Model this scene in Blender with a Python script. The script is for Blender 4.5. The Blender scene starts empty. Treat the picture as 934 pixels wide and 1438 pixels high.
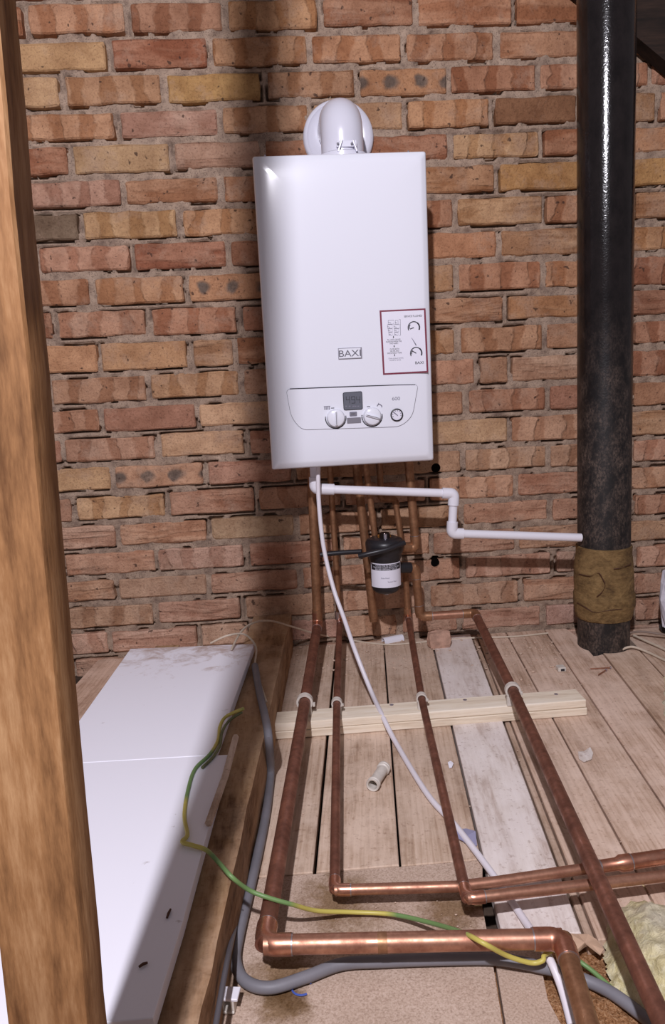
import bpy, bmesh, math, random
import numpy as np
from mathutils import Vector, Matrix, Euler
from mathutils.geometry import intersect_line_plane
random.seed(7); rng = np.random.RandomState(7)
C = bpy.context.scene.collection

# ------------------------------------------------------------------ camera
CAM = Vector((0.0, -2.0868, 0.7594)); FPX = 1076.38; W, H = 934, 1438
cr = Vector((0.99695181, -0.06082414, -0.04886221))
cu = Vector((0.05884026, 0.17489401, 0.98282751))
cf = Vector((0.05123393, 0.98270673, -0.17793981))
cam = bpy.data.objects.new('camera', bpy.data.cameras.new('camera')); C.objects.link(cam)
cam.matrix_world = Matrix(((cr.x, cu.x, -cf.x, CAM.x), (cr.y, cu.y, -cf.y, CAM.y), (cr.z, cu.z, -cf.z, CAM.z), (0, 0, 0, 1)))
cam.data.sensor_fit = 'VERTICAL'; cam.data.sensor_height = 36; cam.data.lens = FPX / H * 36
cam.data.clip_start = .02
bpy.context.scene.camera = cam
# ------------------------------------------------------------------ world, lamp, exposure
w = bpy.data.worlds.new('dim_loft'); bpy.context.scene.world = w; w.use_nodes = True
bg = w.node_tree.nodes['Background']; bg.inputs[0].default_value = (.98, .86, .92, 1); bg.inputs[1].default_value = .17
ld = bpy.data.lights.new('loft_lamp', 'POINT'); ld.energy = 245; ld.shadow_soft_size = .036; ld.color = (.98, .955, 1.05)
lo = bpy.data.objects.new('loft_lamp', ld); C.objects.link(lo); lo.location = (-.25, -2.67, 2.02)
vs = bpy.context.scene.view_settings
vs.view_transform = 'Standard'; vs.look = 'None'; vs.exposure = 0.0; vs.gamma = 1; vs.use_curve_mapping = False

def P(px, py, x=None, y=None, z=None):
    """the point of a real plane (x, y or z = const) seen at a place of the photograph"""
    d = cf + ((px - W / 2) * cr - (py - H / 2) * cu) / FPX
    if z is not None: t = (z - CAM.z) / d.z
    elif y is not None: t = (y - CAM.y) / d.y
    else: t = (x - CAM.x) / d.x
    return CAM + d * t

# ------------------------------------------------------------------ materials
def lin(c):
    return tuple(((v / 255) / 12.92 if v / 255 <= .04045 else ((v / 255 + .055) / 1.055) ** 2.4) for v in c) + (1,)
class N:
    def __init__(s, name, rough=.6, metal=0, spec=.5):
        s.m = bpy.data.materials.new(name); s.m.use_nodes = True; s.t = s.m.node_tree
        s.b = s.t.nodes['Principled BSDF']; s.b.inputs['Roughness'].default_value = rough
        s.b.inputs['Metallic'].default_value = metal; s.b.inputs['Specular IOR Level'].default_value = spec
    def n(s, typ, **kw):
        nd = s.t.nodes.new(typ)
        for k, v in kw.items():
            if hasattr(nd, k): setattr(nd, k, v)
        return nd
    def link(s, a, b): s.t.links.new(a, b)
    def val(s, sock, v):
        if hasattr(v, 'is_linked') or isinstance(v, bpy.types.NodeSocket): s.link(v, sock)
        else: sock.default_value = v
    def coords(s, scale=(1, 1, 1), rnd=True):
        tc = s.n('ShaderNodeTexCoord'); mp = s.n('ShaderNodeMapping'); s.link(tc.outputs['Object'], mp.inputs['Vector'])
        mp.inputs['Scale'].default_value = scale
        if rnd:
            oi = s.n('ShaderNodeObjectInfo'); mu = s.n('ShaderNodeMath', operation='MULTIPLY'); s.link(oi.outputs['Random'], mu.inputs[0]); mu.inputs[1].default_value = 37.0
            cb = s.n('ShaderNodeCombineXYZ')
            for i in range(3): s.link(mu.outputs[0], cb.inputs[i])
            s.link(cb.outputs[0], mp.inputs['Location'])
        return mp.outputs[0]
    def noise(s, vec, scale, detail=4, rough=.55, dist=0):
        nd = s.n('ShaderNodeTexNoise'); s.link(vec, nd.inputs['Vector'])
        nd.inputs['Scale'].default_value = scale; nd.inputs['Detail'].default_value = detail
        nd.inputs['Roughness'].default_value = rough; nd.inputs['Distortion'].default_value = dist
        return nd.outputs['Fac']
    def ramp(s, fac, stops):
        nd = s.n('ShaderNodeValToRGB'); s.link(fac, nd.inputs[0]); e = nd.color_ramp.elements
        while len(e) < len(stops): e.new(.5)
        for i, (p, c) in enumerate(stops):
            e[i].position = p; e[i].color = c if len(c) == 4 else lin(c)
        return nd.outputs['Color']
    def math(s, op, a, b=0.0, c=None, clamp=False):
        nd = s.n('ShaderNodeMath', operation=op); nd.use_clamp = clamp
        s.val(nd.inputs[0], a); s.val(nd.inputs[1], b)
        if c is not None: s.val(nd.inputs[2], c)
        return nd.outputs[0]
    def mix(s, fac, a, b, blend='MIX'):
        nd = s.n('ShaderNodeMix'); nd.data_type = 'RGBA'; nd.blend_type = blend
        s.val(nd.inputs[0], fac); s.val(nd.inputs[6], a); s.val(nd.inputs[7], b)
        return nd.outputs[2]
    def color(s, c): s.val(s.b.inputs['Base Color'], c); return s
    def bump(s, h, strength=.4, dist=.002):
        nd = s.n('ShaderNodeBump'); s.link(h, nd.inputs['Height']); nd.inputs['Strength'].default_value = strength
        nd.inputs['Distance'].default_value = dist; s.link(nd.outputs[0], s.b.inputs['Normal']); return s

def plain(name, rgb, rough=.5, metal=0, spec=.5, bump=0, scale=80, var=.0):
    M = N(name, rough, metal, spec); col = lin(rgb)
    if var or bump:
        v = M.coords(); n1 = M.noise(v, scale, 4)
        if var:
            d = tuple(c * (1 - var) for c in col[:3]) + (1,)
            M.color(M.ramp(n1, [(.35, d), (.62, col)]))
        else: M.color(col)
        if bump: M.bump(n1, bump, .001)
    else: M.color(col)
    return M.m

def brick_material():
    M = N('fired_brick', .88, 0, .25)
    v = M.coords(); oi = M.n('ShaderNodeObjectInfo')
    tc = M.n('ShaderNodeTexCoord'); sp = M.n('ShaderNodeSeparateXYZ'); M.link(tc.outputs['Object'], sp.inputs[0])
    wob = M.noise(v, 14, 3); rnd = oi.outputs['Random']
    # kiss marks: pale blocks and darker stripes across the face
    xx = M.math('ADD', sp.outputs[0], M.math('MULTIPLY', M.math('SUBTRACT', wob, .5), .07))
    ph = M.math('MULTIPLY', M.math('ADD', M.math('MULTIPLY', xx, 13.0), M.math('MULTIPLY', rnd, 5.0)), 6.283)
    band = M.math('ADD', M.math('MULTIPLY', M.math('SINE', ph), .5), .5)
    kiss = M.ramp(band, [(.22, (0, 0, 0, 1)), (.46, (1, 1, 1, 1))])
    # strata: streaks along the face
    cmb = M.n('ShaderNodeMapping'); M.link(v, cmb.inputs[0]); cmb.inputs['Scale'].default_value = (2.6, 1, 12)
    strat = M.noise(cmb.outputs[0], 1.7, 3, .62, .4)
    hb = M.ramp(strat, [(.42, (0, 0, 0, 1)), (.56, (1, 1, 1, 1))])
    a = oi.outputs['Alpha']
    isk = M.math('LESS_THAN', M.math('ABSOLUTE', M.math('SUBTRACT', a, .5)), .2)
    ish = M.math('GREATER_THAN', a, .8)
    base = oi.outputs['Color']
    dark = M.mix(1.0, base, (.80, .71, .65, 1), 'MULTIPLY')
    pale = M.mix(.22, base, lin((220, 176, 144)))
    kc = M.mix(kiss, dark, pale); hc = M.mix(hb, M.mix(1.0, base, (.80, .70, .64, 1), 'MULTIPLY'), pale)
    c = M.mix(isk, base, kc); c = M.mix(ish, c, hc)
    iss = M.math('LESS_THAN', M.math('ABSOLUTE', M.math('SUBTRACT', a, .2)), .08)
    zc = M.math('MULTIPLY', M.math('ABSOLUTE', sp.outputs[2]), 42.0)
    spot = M.ramp(M.math('SUBTRACT', M.math('ADD', band, M.math('MULTIPLY', M.math('SUBTRACT', wob, .5), .8)), M.math('MULTIPLY', zc, zc)), [(.28, (0, 0, 0, 1)), (.75, (.85, .85, .85, 1))])
    c = M.mix(M.math('MULTIPLY', spot, iss), c, lin((98, 94, 90)))
    big = M.noise(v, 22, 5, .6)
    c = M.mix(M.ramp(big, [(.35, (.55, .55, .55, 1)), (.6, (0, 0, 0, 1))]), c, M.mix(1.0, c, (.62, .55, .52, 1), 'MULTIPLY'))
    tcw = M.n('ShaderNodeNewGeometry'); wn_ = M.n('ShaderNodeTexNoise'); M.link(tcw.outputs['Position'], wn_.inputs['Vector']); wn_.inputs['Scale'].default_value = 6.5; wn_.inputs['Detail'].default_value = 7; wn_.inputs['Roughness'].default_value = .68
    c = M.mix(M.ramp(wn_.outputs['Fac'], [(.40, (.60, .60, .60, 1)), (.56, (0, 0, 0, 1))]), c, M.mix(1.0, c, (.66, .58, .52, 1), 'MULTIPLY'))
    # mortar smears and pale dust
    sm = M.noise(v, 9, 6, .7)
    c = M.mix(M.ramp(sm, [(.52, (0, 0, 0, 1)), (.70, (.65, .65, .65, 1))]), c, lin((186, 156, 134)))
    fine = M.noise(v, 190, 5, .75)
    c = M.mix(M.ramp(fine, [(.34, (.75, .75, .75, 1)), (.50, (0, 0, 0, 1))]), c, M.mix(1.0, c, (.55, .5, .48, 1), 'MULTIPLY'))
    sp2 = M.noise(v, 70, 2, .4)
    c = M.mix(M.ramp(sp2, [(.26, (.8, .8, .8, 1)), (.31, (0, 0, 0, 1))]), c, lin((70, 50, 42)))
    M.color(c)
    h = M.math('ADD', M.math('MULTIPLY', big, 1.2), M.math('MULTIPLY', M.noise(v, 95, 6, .75), 1.3))
    h = M.math('ADD', h, M.math('MULTIPLY', M.math('MULTIPLY', kiss, isk), .9))
    h = M.math('ADD', h, M.math('MULTIPLY', M.math('MULTIPLY', hb, ish), .9))
    M.bump(h, 1.0, .0045)
    return M.m

def mortar_material():
    M = N('lime_mortar', .95, 0, .2); v = M.coords(rnd=False)
    n1 = M.noise(v, 30, 6, .65); n2 = M.noise(v, 300, 3)
    c = M.ramp(n1, [(.3, (118, 98, 86)), (.5, (160, 138, 120)), (.7, (182, 158, 138))])
    c = M.mix(M.ramp(n2, [(.34, (.7, .7, .7, 1)), (.45, (0, 0, 0, 1))]), c, lin((96, 80, 70)))
    M.color(c); M.bump(M.math('ADD', n1, n2), .8, .003); return M.m

def wood_material(name, c_dark, c_mid, c_light, rough=.75, stretch=14, spec=.3, dust=None, axis=1, bump=.35, blot=.35, fs=1.0, lines=False):
    M = N(name, rough, 0, spec); sc = [stretch, stretch, stretch]; sc[axis] = 1.0
    v = M.coords(tuple(sc)); v0 = M.coords()
    g = M.noise(v, 3.2 * fs, 5, .62, .35); f = M.noise(v, 16 * fs, 4, .7)
    mixg = M.math('ADD', M.math('MULTIPLY', g, .62), M.math('MULTIPLY', f, .38))
    c = M.ramp(mixg, [(.36, c_dark), (.50, c_mid), (.64, c_light)])
    if lines:
        wv = M.n('ShaderNodeTexWave', wave_type='BANDS', bands_direction='X'); mp = M.n('ShaderNodeMapping'); M.link(v0, mp.inputs[0]); mp.inputs['Scale'].default_value = (1, .16, 1)
        M.link(mp.outputs[0], wv.inputs['Vector']); wv.inputs['Scale'].default_value = 26; wv.inputs['Distortion'].default_value = 9; wv.inputs['Detail'].default_value = 2; wv.inputs['Detail Scale'].default_value = .55
        c = M.mix(M.ramp(wv.outputs['Fac'], [(.0, (.42, .42, .42, 1)), (.35, (0, 0, 0, 1))]), c, M.mix(1.0, c, (.70, .62, .56, 1), 'MULTIPLY'))
    bl = M.noise(v0, 5, 5, .65)
    c = M.mix(M.ramp(bl, [(.38, (blot, blot, blot, 1)), (.60, (0, 0, 0, 1))]), c, M.mix(1.0, c, (.55, .48, .42, 1), 'MULTIPLY'))
    if dust:
        d = M.noise(v0, 7, 6, .7)
        c = M.mix(M.ramp(d, [(.42, (0, 0, 0, 1)), (.66, (.75, .75, .75, 1))]), c, lin(dust))
        s2 = M.noise(v0, 120, 4, .6)
        c = M.mix(M.ramp(s2, [(.30, (.65, .65, .65, 1)), (.42, (0, 0, 0, 1))]), c, M.mix(1.0, c, (.6, .52, .48, 1), 'MULTIPLY'))
    oi = M.n('ShaderNodeObjectInfo'); c = M.mix(1.0, c, oi.outputs['Color'], 'MULTIPLY')
    M.color(c); M.bump(M.math('ADD', mixg, M.math('MULTIPLY', bl, .5)), bump, .0015); return M.m

def chip_material():
    M = N('chipboard', .9, 0, .2); v = M.coords(rnd=False)
    a = M.noise(v, 330, 4, .75); b = M.noise(v, 9, 4, .6)
    c = M.ramp(a, [(.28, (146, 122, 106)), (.48, (190, 166, 148)), (.70, (212, 190, 174))])
    c = M.mix(M.ramp(b, [(.35, (.4, .4, .4, 1)), (.6, (0, 0, 0, 1))]), c, M.mix(1.0, c, (.72, .66, .6, 1), 'MULTIPLY'))
    tc = M.n('ShaderNodeTexCoord'); wn = M.noise(v, 16, 5, .7)
    for (px, py, r) in ((480, 1268, .060), (392, 1372, .045), (388, 1408, .038), (640, 1275, .045), (690, 1262, .04)):
        q = P(px, py, z=0)
        s = M.n('ShaderNodeVectorMath', operation='DISTANCE'); M.link(tc.outputs['Object'], s.inputs[0]); s.inputs[1].default_value = q; r *= 1.25
        d = M.math('ADD', M.math('DIVIDE', s.outputs['Value'], r), M.math('MULTIPLY', M.math('SUBTRACT', wn, .5), 2.6))
        k = M.ramp(d, [(.35, (.80, .80, .80, 1)), (1.0, (0, 0, 0, 1))])
        c = M.mix(k, c, M.mix(1.0, c, (.36, .27, .13, 1), 'MULTIPLY'))
    M.color(c); M.bump(a, .5, .0012); return M.m

def copper_material(name='aged_copper', dull=(150, 104, 84), bright=(206, 156, 130), rough=.36, metal=.8):
    M = N(name, rough, metal, .5); v = M.coords(); a = M.noise(v, 26, 5, .65); b = M.noise(v, 110, 3, .6)
    f = M.math('ADD', M.math('MULTIPLY', a, .7), M.math('MULTIPLY', b, .3))
    M.color(M.ramp(f, [(.34, dull), (.50, tuple((x + y) // 2 for x, y in zip(dull, bright))), (.66, bright)]))
    M.link(M.ramp(a, [(.3, (rough + .22,) * 3 + (1,)), (.7, (rough - .06,) * 3 + (1,))]), M.b.inputs['Roughness'])
    M.bump(f, .08, .0006); return M.m

MT = {}
MT['brick'] = brick_material(); MT['mortar'] = mortar_material()
MT['board'] = wood_material('dusty_floorboard', (170, 144, 124), (204, 180, 160), (224, 202, 184), .88, 12, .2, dust=(228, 208, 192), blot=.26, lines=True)
MT['pale_board'] = wood_material('pale_washed_board', (196, 178, 166), (230, 220, 212), (242, 234, 228), .8, 8, .25, dust=(238, 230, 226), blot=.3)
MT['new_timber'] = wood_material('new_softwood', (212, 192, 168), (238, 224, 202), (246, 236, 220), .7, 16, .3, axis=0, blot=.12)
MT['beam'] = wood_material('rough_old_joist', (96, 68, 46), (160, 126, 94), (192, 160, 124), .85, 6, .2, dust=(190, 160, 132), blot=.6, bump=.8)
MT['post'] = wood_material('orange_brown_timber', (108, 72, 42), (156, 112, 72), (190, 148, 106), .7, 7, .3, axis=2, blot=.55, bump=.8, fs=1.5)
MT['rafter'] = wood_material('dark_rafter', (26, 19, 15), (42, 30, 24), (58, 42, 33), .8, 10, .3, axis=0)
MT['chip'] = chip_material()
MT['copper'] = copper_material(); MT['copper_red'] = copper_material('brown_red_copper', (108, 70, 56), (164, 112, 92), .42, .65)
MT['copper_bright'] = copper_material('polished_copper', (166, 110, 88), (226, 172, 146), .25, .9)
MT['copper_dull'] = copper_material('tarnished_copper', (126, 88, 62), (184, 138, 104), .4, .7)
MT['solder'] = plain('solder_silver', (190, 182, 184), .3, .9)
MT['enamel'] = plain('glossy_white_enamel', (232, 233, 242), .16, 0, .6)
MT['enamel2'] = plain('white_painted_flue', (216, 215, 226), .25, 0, .5)
MT['case'] = plain('white_case_side', (196, 194, 206), .4)
MT['pvc'] = plain('white_plastic', (232, 230, 238), .32, 0, .5)
MT['pvc_dirty'] = plain('grubby_white_plastic', (214, 206, 196), .45, var=.15)
MT['hose'] = plain('white_hose', (226, 220, 226), .4)
MT['black'] = plain('black_plastic', (34, 32, 36), .38, 0, .5)
MT['dark'] = plain('dark_void', (14, 11, 10), .95, 0, 0)
MT['ink'] = plain('black_print', (30, 28, 36), .6)
MT['greyink'] = plain('grey_print', (120, 118, 132), .6)
MT['red'] = plain('maroon_print', (122, 44, 66), .5)
MT['paper'] = plain('sticker_paper', (230, 228, 240), .45)
MT['line'] = plain('panel_seam', (96, 94, 104), .5)
MT['lcd'] = plain('lcd_grey', (104, 106, 116), .25)
MT['silver'] = plain('satin_silver', (190, 188, 200), .28, .8)
MT['brass'] = plain('brass', (206, 168, 96), .22, .95)
MT['grey_cable'] = plain('grey_conduit', (124, 122, 128), .55, var=.15, scale=20)
MT['thin_grey'] = plain('thin_grey_pipe', (86, 82, 86), .4)
MT['cream_cable'] = plain('cream_cable', (206, 190, 170), .5, var=.12)
MT['blue'] = plain('blue_plastic', (70, 92, 170), .5)
MT['stone'] = plain('broken_brick', (196, 158, 138), .9, 0, .2, .6, 60, .35)
MT['plaster'] = plain('grey_lath_ceiling', (84, 70, 60), .95, 0, .1, .4, 30, .4)
MT['rust'] = plain('rusty_nail', (84, 54, 40), .6, .4)
MT['paperb'] = plain('torn_brown_paper', (196, 164, 138), .8, 0, .2, .3, 40, .2)
MT['dust'] = plain('lumps_of_dust', (206, 180, 160), .95, 0, .1, .5, 90, .3)

def sheet_material():
    M = N('white_melamine', .42, 0, .4); v = M.coords(rnd=False); base = lin((238, 237, 246))
    tc = M.n('ShaderNodeTexCoord'); sp = M.n('ShaderNodeSeparateXYZ'); M.link(tc.outputs['Object'], sp.inputs[0])
    n = M.noise(v, 16, 6, .72, .6)
    # dirt gathered at the end by the wall
    d = M.math('ADD', M.math('MULTIPLY', M.math('ADD', sp.outputs[1], .62), 2.2, clamp=True), M.math('MULTIPLY', M.math('SUBTRACT', n, .5), 2.0))
    c = M.mix(M.ramp(d, [(.48, (0, 0, 0, 1)), (.85, (.8, .8, .8, 1))]), base, lin((176, 152, 140)))
    n2 = M.noise(v, 45, 5, .6)
    c = M.mix(M.ramp(n2, [(.24, (.6, .6, .6, 1)), (.31, (0, 0, 0, 1))]), c, lin((150, 132, 128)))
    M.color(c); return M.m
MT['sheet'] = sheet_material()

def soil_material():
    M = N('bitumen_black_pipe', .3, 0, .5); v = M.coords((1, 1, .6), rnd=False)
    a = M.noise(v, 34, 6, .7); b = M.noise(v, 210, 4, .65)
    tc = M.n('ShaderNodeTexCoord'); sp = M.n('ShaderNodeSeparateXYZ'); M.link(tc.outputs['Object'], sp.inputs[0])
    low = M.ramp(sp.outputs[2], [(.55, (1, 1, 1, 1)), (.95, (0, 0, 0, 1))])
    c = M.ramp(a, [(.3, (14, 11, 12)), (.6, (30, 25, 25))])
    k = M.math('MULTIPLY', M.ramp(a, [(.42, (0, 0, 0, 1)), (.66, (1, 1, 1, 1))]), M.ramp(b, [(.38, (0, 0, 0, 1)), (.62, (1, 1, 1, 1))]))
    c = M.mix(M.math('MULTIPLY', k, M.math('MULTIPLY', low, .75)), c, lin((118, 100, 88)))
    M.color(c)
    M.link(M.math('ADD', .15, M.math('MULTIPLY', low, .42)), M.b.inputs['Roughness'])
    M.bump(M.math('ADD', M.math('MULTIPLY', a, .3), M.noise(M.coords(rnd=False), 230, 2, .5)), .30, .0012); return M.m
MT['soil'] = soil_material()
def wrap_material():
    M = N('old_tape_wrap', .85, 0, .25); v = M.coords((1, 1, 1.6), rnd=False)
    a = M.noise(v, 14, 6, .65, .6); b = M.noise(v, 90, 4, .7)
    M.color(M.ramp(M.math('ADD', M.math('MULTIPLY', a, .65), M.math('MULTIPLY', b, .35)), [(.34, (66, 48, 32)), (.48, (112, 88, 56)), (.64, (146, 118, 78))]))
    M.bump(M.math('ADD', a, b), .7, .004); return M.m
MT['wrap'] = wrap_material()
def wool_material():
    M = N('glass_wool', .95, 0, .1); v = M.coords((1, 1, 1), rnd=False)
    a = M.noise(v, 60, 6, .75, 1.0); b = M.noise(v, 7, 3)
    c = M.ramp(a, [(.3, (186, 170, 116)), (.5, (226, 214, 166)), (.7, (240, 232, 200))])
    c = M.mix(M.ramp(b, [(.42, (0, 0, 0, 1)), (.6, (.8, .8, .8, 1))]), c, lin((206, 196, 176)))
    M.color(c); M.bump(a, 1.0, .006); return M.m
MT['wool'] = wool_material()
def sawdust_material():
    M = N('sawdust', .95, 0, .1); v = M.coords(rnd=False)
    a = M.noise(v, 260, 4, .8); b = M.noise(v, 26, 4, .6)
    c = M.ramp(a, [(.32, (96, 58, 32)), (.5, (176, 128, 88)), (.68, (216, 176, 138))])
    c = M.mix(M.ramp(b, [(.36, (.6, .6, .6, 1)), (.55, (0, 0, 0, 1))]), c, M.mix(1.0, c, (.5, .4, .32, 1), 'MULTIPLY'))
    M.color(c); M.bump(a, 1.0, .004); return M.m
MT['sawdust'] = sawdust_material()
def earth_material():
    M = N('green_yellow_sleeve', .45); tc = M.n('ShaderNodeTexCoord'); sp = M.n('ShaderNodeSeparateXYZ'); M.link(tc.outputs['UV'], sp.inputs[0])
    s = M.math('SINE', M.math('MULTIPLY', sp.outputs[0], 20.0))
    M.color(M.ramp(M.math('ADD', M.math('MULTIPLY', s, .5), .5), [(.40, (110, 142, 86)), (.60, (196, 182, 92))])); return M.m
MT['earth'] = earth_material()
MT['earth_grey'] = plain('dusty_green_cable', (116, 122, 84), .6, var=.3, scale=30)

# ------------------------------------------------------------------ object helpers
def link(o, parent=None):
    C.objects.link(o)
    if parent: o.parent = parent
    return o
def mesh_obj(name, verts, faces, mat, parent=None, smooth=False, loc=None, rotz=0):
    me = bpy.data.meshes.new(name); me.from_pydata([tuple(v) for v in verts], [], faces); me.update()
    o = bpy.data.objects.new(name, me); me.materials.append(mat)
    if smooth: me.polygons.foreach_set('use_smooth', [True] * len(me.polygons))
    if loc: o.location = loc
    o.rotation_euler = (0, 0, rotz)
    return link(o, parent)
def bm_obj(name, bm, mat, parent=None, smooth=False, loc=None):
    me = bpy.data.meshes.new(name); bmesh.ops.recalc_face_normals(bm, faces=bm.faces); bm.to_mesh(me); bm.free()
    me.materials.append(mat)
    if smooth:
        me.polygons.foreach_set('use_smooth', [True] * len(me.polygons))
        try: me.set_sharp_from_angle(angle=math.radians(42))
        except Exception: pass
    o = bpy.data.objects.new(name, me)
    if loc: o.location = loc
    return link(o, parent)
def tag(o, label=None, cat=None, group=None, kind=None):
    if label: o['label'] = label
    if cat: o['category'] = cat
    if group: o['group'] = group
    if kind: o['kind'] = kind
    return o
def thing(name, label, cat, loc=(0, 0, 0), group=None, rot=(0, 0, 0)):
    o = bpy.data.objects.new(name, None); o.empty_display_size = .02; o.location = loc; o.rotation_euler = rot
    C.objects.link(o); return tag(o, label, cat, group)
def box(bm, x0, x1, y0, y1, z0, z1, M=None, bevel=0, seg=2):
    r = bmesh.ops.create_cube(bm, size=1)
    vs_ = r['verts']
    for v in vs_: v.co = Vector(((x0 + x1) / 2 + v.co.x * (x1 - x0), (y0 + y1) / 2 + v.co.y * (y1 - y0), (z0 + z1) / 2 + v.co.z * (z1 - z0)))
    if bevel:
        es = list({e for v in vs_ for e in v.link_edges})
        out = bmesh.ops.bevel(bm, geom=es, offset=bevel, segments=seg, affect='EDGES', profile=.5)
        vs_ = list({v for f in out['faces'] for v in f.verts} | {v for v in vs_ if v.is_valid})
    if M is not None:
        for v in vs_: v.co = M @ v.co
    return vs_
def lathe(bm, prof, center, axis='z', n=28, M=None):
    """prof: list of (radius, height)"""
    rings = []
    for r, h in prof:
        ring = []
        for i in range(n):
            a = 2 * math.pi * i / n
            p = Vector((r * math.cos(a), r * math.sin(a), h))
            if axis == 'y': p = Vector((p.x, -p.z, p.y))     # heights grow towards the viewer
            if axis == 'x': p = Vector((p.z, p.x, p.y))
            p = p + Vector(center)
            if M is not None: p = M @ p
            ring.append(bm.verts.new(p))
        rings.append(ring)
    for a, b in zip(rings, rings[1:]):
        for i in range(n): bm.faces.new((a[i], a[(i + 1) % n], b[(i + 1) % n], b[i]))
    if prof[0][0] > 1e-6: bm.faces.new(rings[0])
    if prof[-1][0] > 1e-6: bm.faces.new(rings[-1])
def fillet(pts, r, seg=7):
    out = [pts[0]]
    for a, b, c in zip(pts, pts[1:], pts[2:]):
        d1 = (a - b); d2 = (c - b); l1, l2 = d1.length, d2.length; d1.normalize(); d2.normalize()
        ang = d1.angle(d2); 
        if ang > math.pi - .03: out.append(b); continue
        t = min(r / math.tan(ang / 2), l1 * .48, l2 * .48)
        p0 = b + d1 * t; p2 = b + d2 * t
        for k in range(seg + 1):
            u = k / seg; q0 = p0.lerp(b, u * 1.0); q1 = b.lerp(p2, u)
            # blend of a conic close to a circle
            wq = math.sin(ang / 2); den = (1 - u) ** 2 + 2 * u * (1 - u) * wq + u * u
            out.append(((1 - u) ** 2 * p0 + 2 * u * (1 - u) * wq * b + u * u * p2) / den)
    out.append(pts[-1]); return out
def smooth_path(pts, n=8):
    P_ = [pts[0]] + list(pts) + [pts[-1]]; out = []
    for i in range(1, len(P_) - 2):
        a, b, c, d = P_[i - 1:i + 3]
        for k in range(n):
            t = k / n
            out.append(.5 * ((2 * b) + (c - a) * t + (2 * a - 5 * b + 4 * c - d) * t * t + (3 * b - a - 3 * c + d) * t ** 3))
    out.append(pts[-1]); return out
def tube(bm, pts, r, n=14, cap=True, flat=1.0):
    rings = []; up = None; uvl = bm.loops.layers.uv.verify(); L = 0; Ls = []
    rad = r if callable(r) else (lambda u: r)
    m = len(pts)
    for i, p in enumerate(pts):
        t = (pts[min(i + 1, m - 1)] - pts[max(i - 1, 0)]).normalized()
        if up is None: up = (Vector((0, 0, 1)) if abs(t.z) < .9 else Vector((0, 1, 0)))
        s = t.cross(up)
        if s.length < 1e-5: s = t.orthogonal()
        s.normalize(); up = s.cross(t).normalized()
        if i: L += (p - pts[i - 1]).length
        Ls.append(L); rr = rad(i / max(1, m - 1))
        rings.append([bm.verts.new(p + s * (rr * math.cos(2 * math.pi * k / n)) + up * (rr * flat * math.sin(2 * math.pi * k / n))) for k in range(n)])
    for j, (a, b) in enumerate(zip(rings, rings[1:])):
        for i in range(n):
            f = bm.faces.new((a[i], a[(i + 1) % n], b[(i + 1) % n], b[i]))
            for lp, uu in zip(f.loops, (Ls[j], Ls[j], Ls[j + 1], Ls[j + 1])): lp[uvl].uv = (uu, i / n)
    if cap: bm.faces.new(rings[0]); bm.faces.new(rings[-1])
def tube_obj(name, pts, r, mat, parent=None, n=14, loc=None, flat=1.0, cap=True):
    bm = bmesh.new(); o0 = Vector(loc) if loc is not None else Vector((0, 0, 0))
    tube(bm, [Vector(p) - o0 for p in pts], r, n, cap, flat)
    return bm_obj(name, bm, mat, parent, True, loc if parent is None else None)
def prism(name, poly, z0, z1, mat, parent=None, loc=None, rotz=0, bevel=0):
    """upright prism from a world xy polygon"""
    org = Vector(loc) if loc is not None else Vector((0, 0, 0)); Ri = Matrix.Rotation(-rotz, 3, 'Z')
    bm = bmesh.new(); q = [Ri @ (Vector((p[0], p[1], 0)) - org) for p in poly]
    lo_ = [bm.verts.new((p.x, p.y, z0 - org.z)) for p in q]; hi = [bm.verts.new((p.x, p.y, z1 - org.z)) for p in q]
    n = len(q)
    for i in range(n): bm.faces.new((lo_[i], lo_[(i + 1) % n], hi[(i + 1) % n], hi[i]))
    bm.faces.new(lo_); ft = bm.faces.new(hi)
    if bevel: bmesh.ops.bevel(bm, geom=list(ft.edges), offset=bevel, segments=1, affect='EDGES')
    o = bm_obj(name, bm, mat, parent); o.location = org; o.rotation_euler = (0, 0, rotz); return o
def vnoise(x, y, f, seed):
    r = np.random.RandomState(seed); L = r.rand(256, 256)
    x = np.asarray(x) * f + 700; y = np.asarray(y) * f + 700; xi = np.floor(x).astype(int); yi = np.floor(y).astype(int)
    u = x - xi; v = y - yi; u = u * u * (3 - 2 * u); v = v * v * (3 - 2 * v)
    g = lambda a, b: L[a % 256, b % 256]
    return (g(xi, yi) * (1 - u) + g(xi + 1, yi) * u) * (1 - v) + (g(xi, yi + 1) * (1 - u) + g(xi + 1, yi + 1) * u) * v
def fbm(x, y, f, seed, o=4):
    s = 0; a = 1; t = 0
    for k in range(o): s = s + a * vnoise(x, y, f * 2 ** k, seed + k); t += a; a *= .55
    return s / t
def grid_mesh(name, X, Y, Z, mat, parent=None, smooth=True):
    ny, nx = X.shape; co = np.stack([X, Y, Z], -1).reshape(-1, 3).astype(np.float32)
    i = np.arange(ny * nx).reshape(ny, nx); f = np.stack([i[:-1, :-1], i[:-1, 1:], i[1:, 1:], i[1:, :-1]], -1).reshape(-1, 4)
    me = bpy.data.meshes.new(name); me.vertices.add(len(co)); me.vertices.foreach_set('co', co.ravel())
    me.loops.add(f.size); me.loops.foreach_set('vertex_index', f.ravel().astype(np.int32))
    me.polygons.add(len(f)); me.polygons.foreach_set('loop_start', np.arange(0, f.size, 4, dtype=np.int32)); me.polygons.foreach_set('loop_total', np.full(len(f), 4, np.int32))
    me.update(calc_edges=True); me.validate()
    if smooth: me.polygons.foreach_set('use_smooth', [True] * len(me.polygons))
    me.materials.append(mat); return link(bpy.data.objects.new(name, me), parent)

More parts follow.
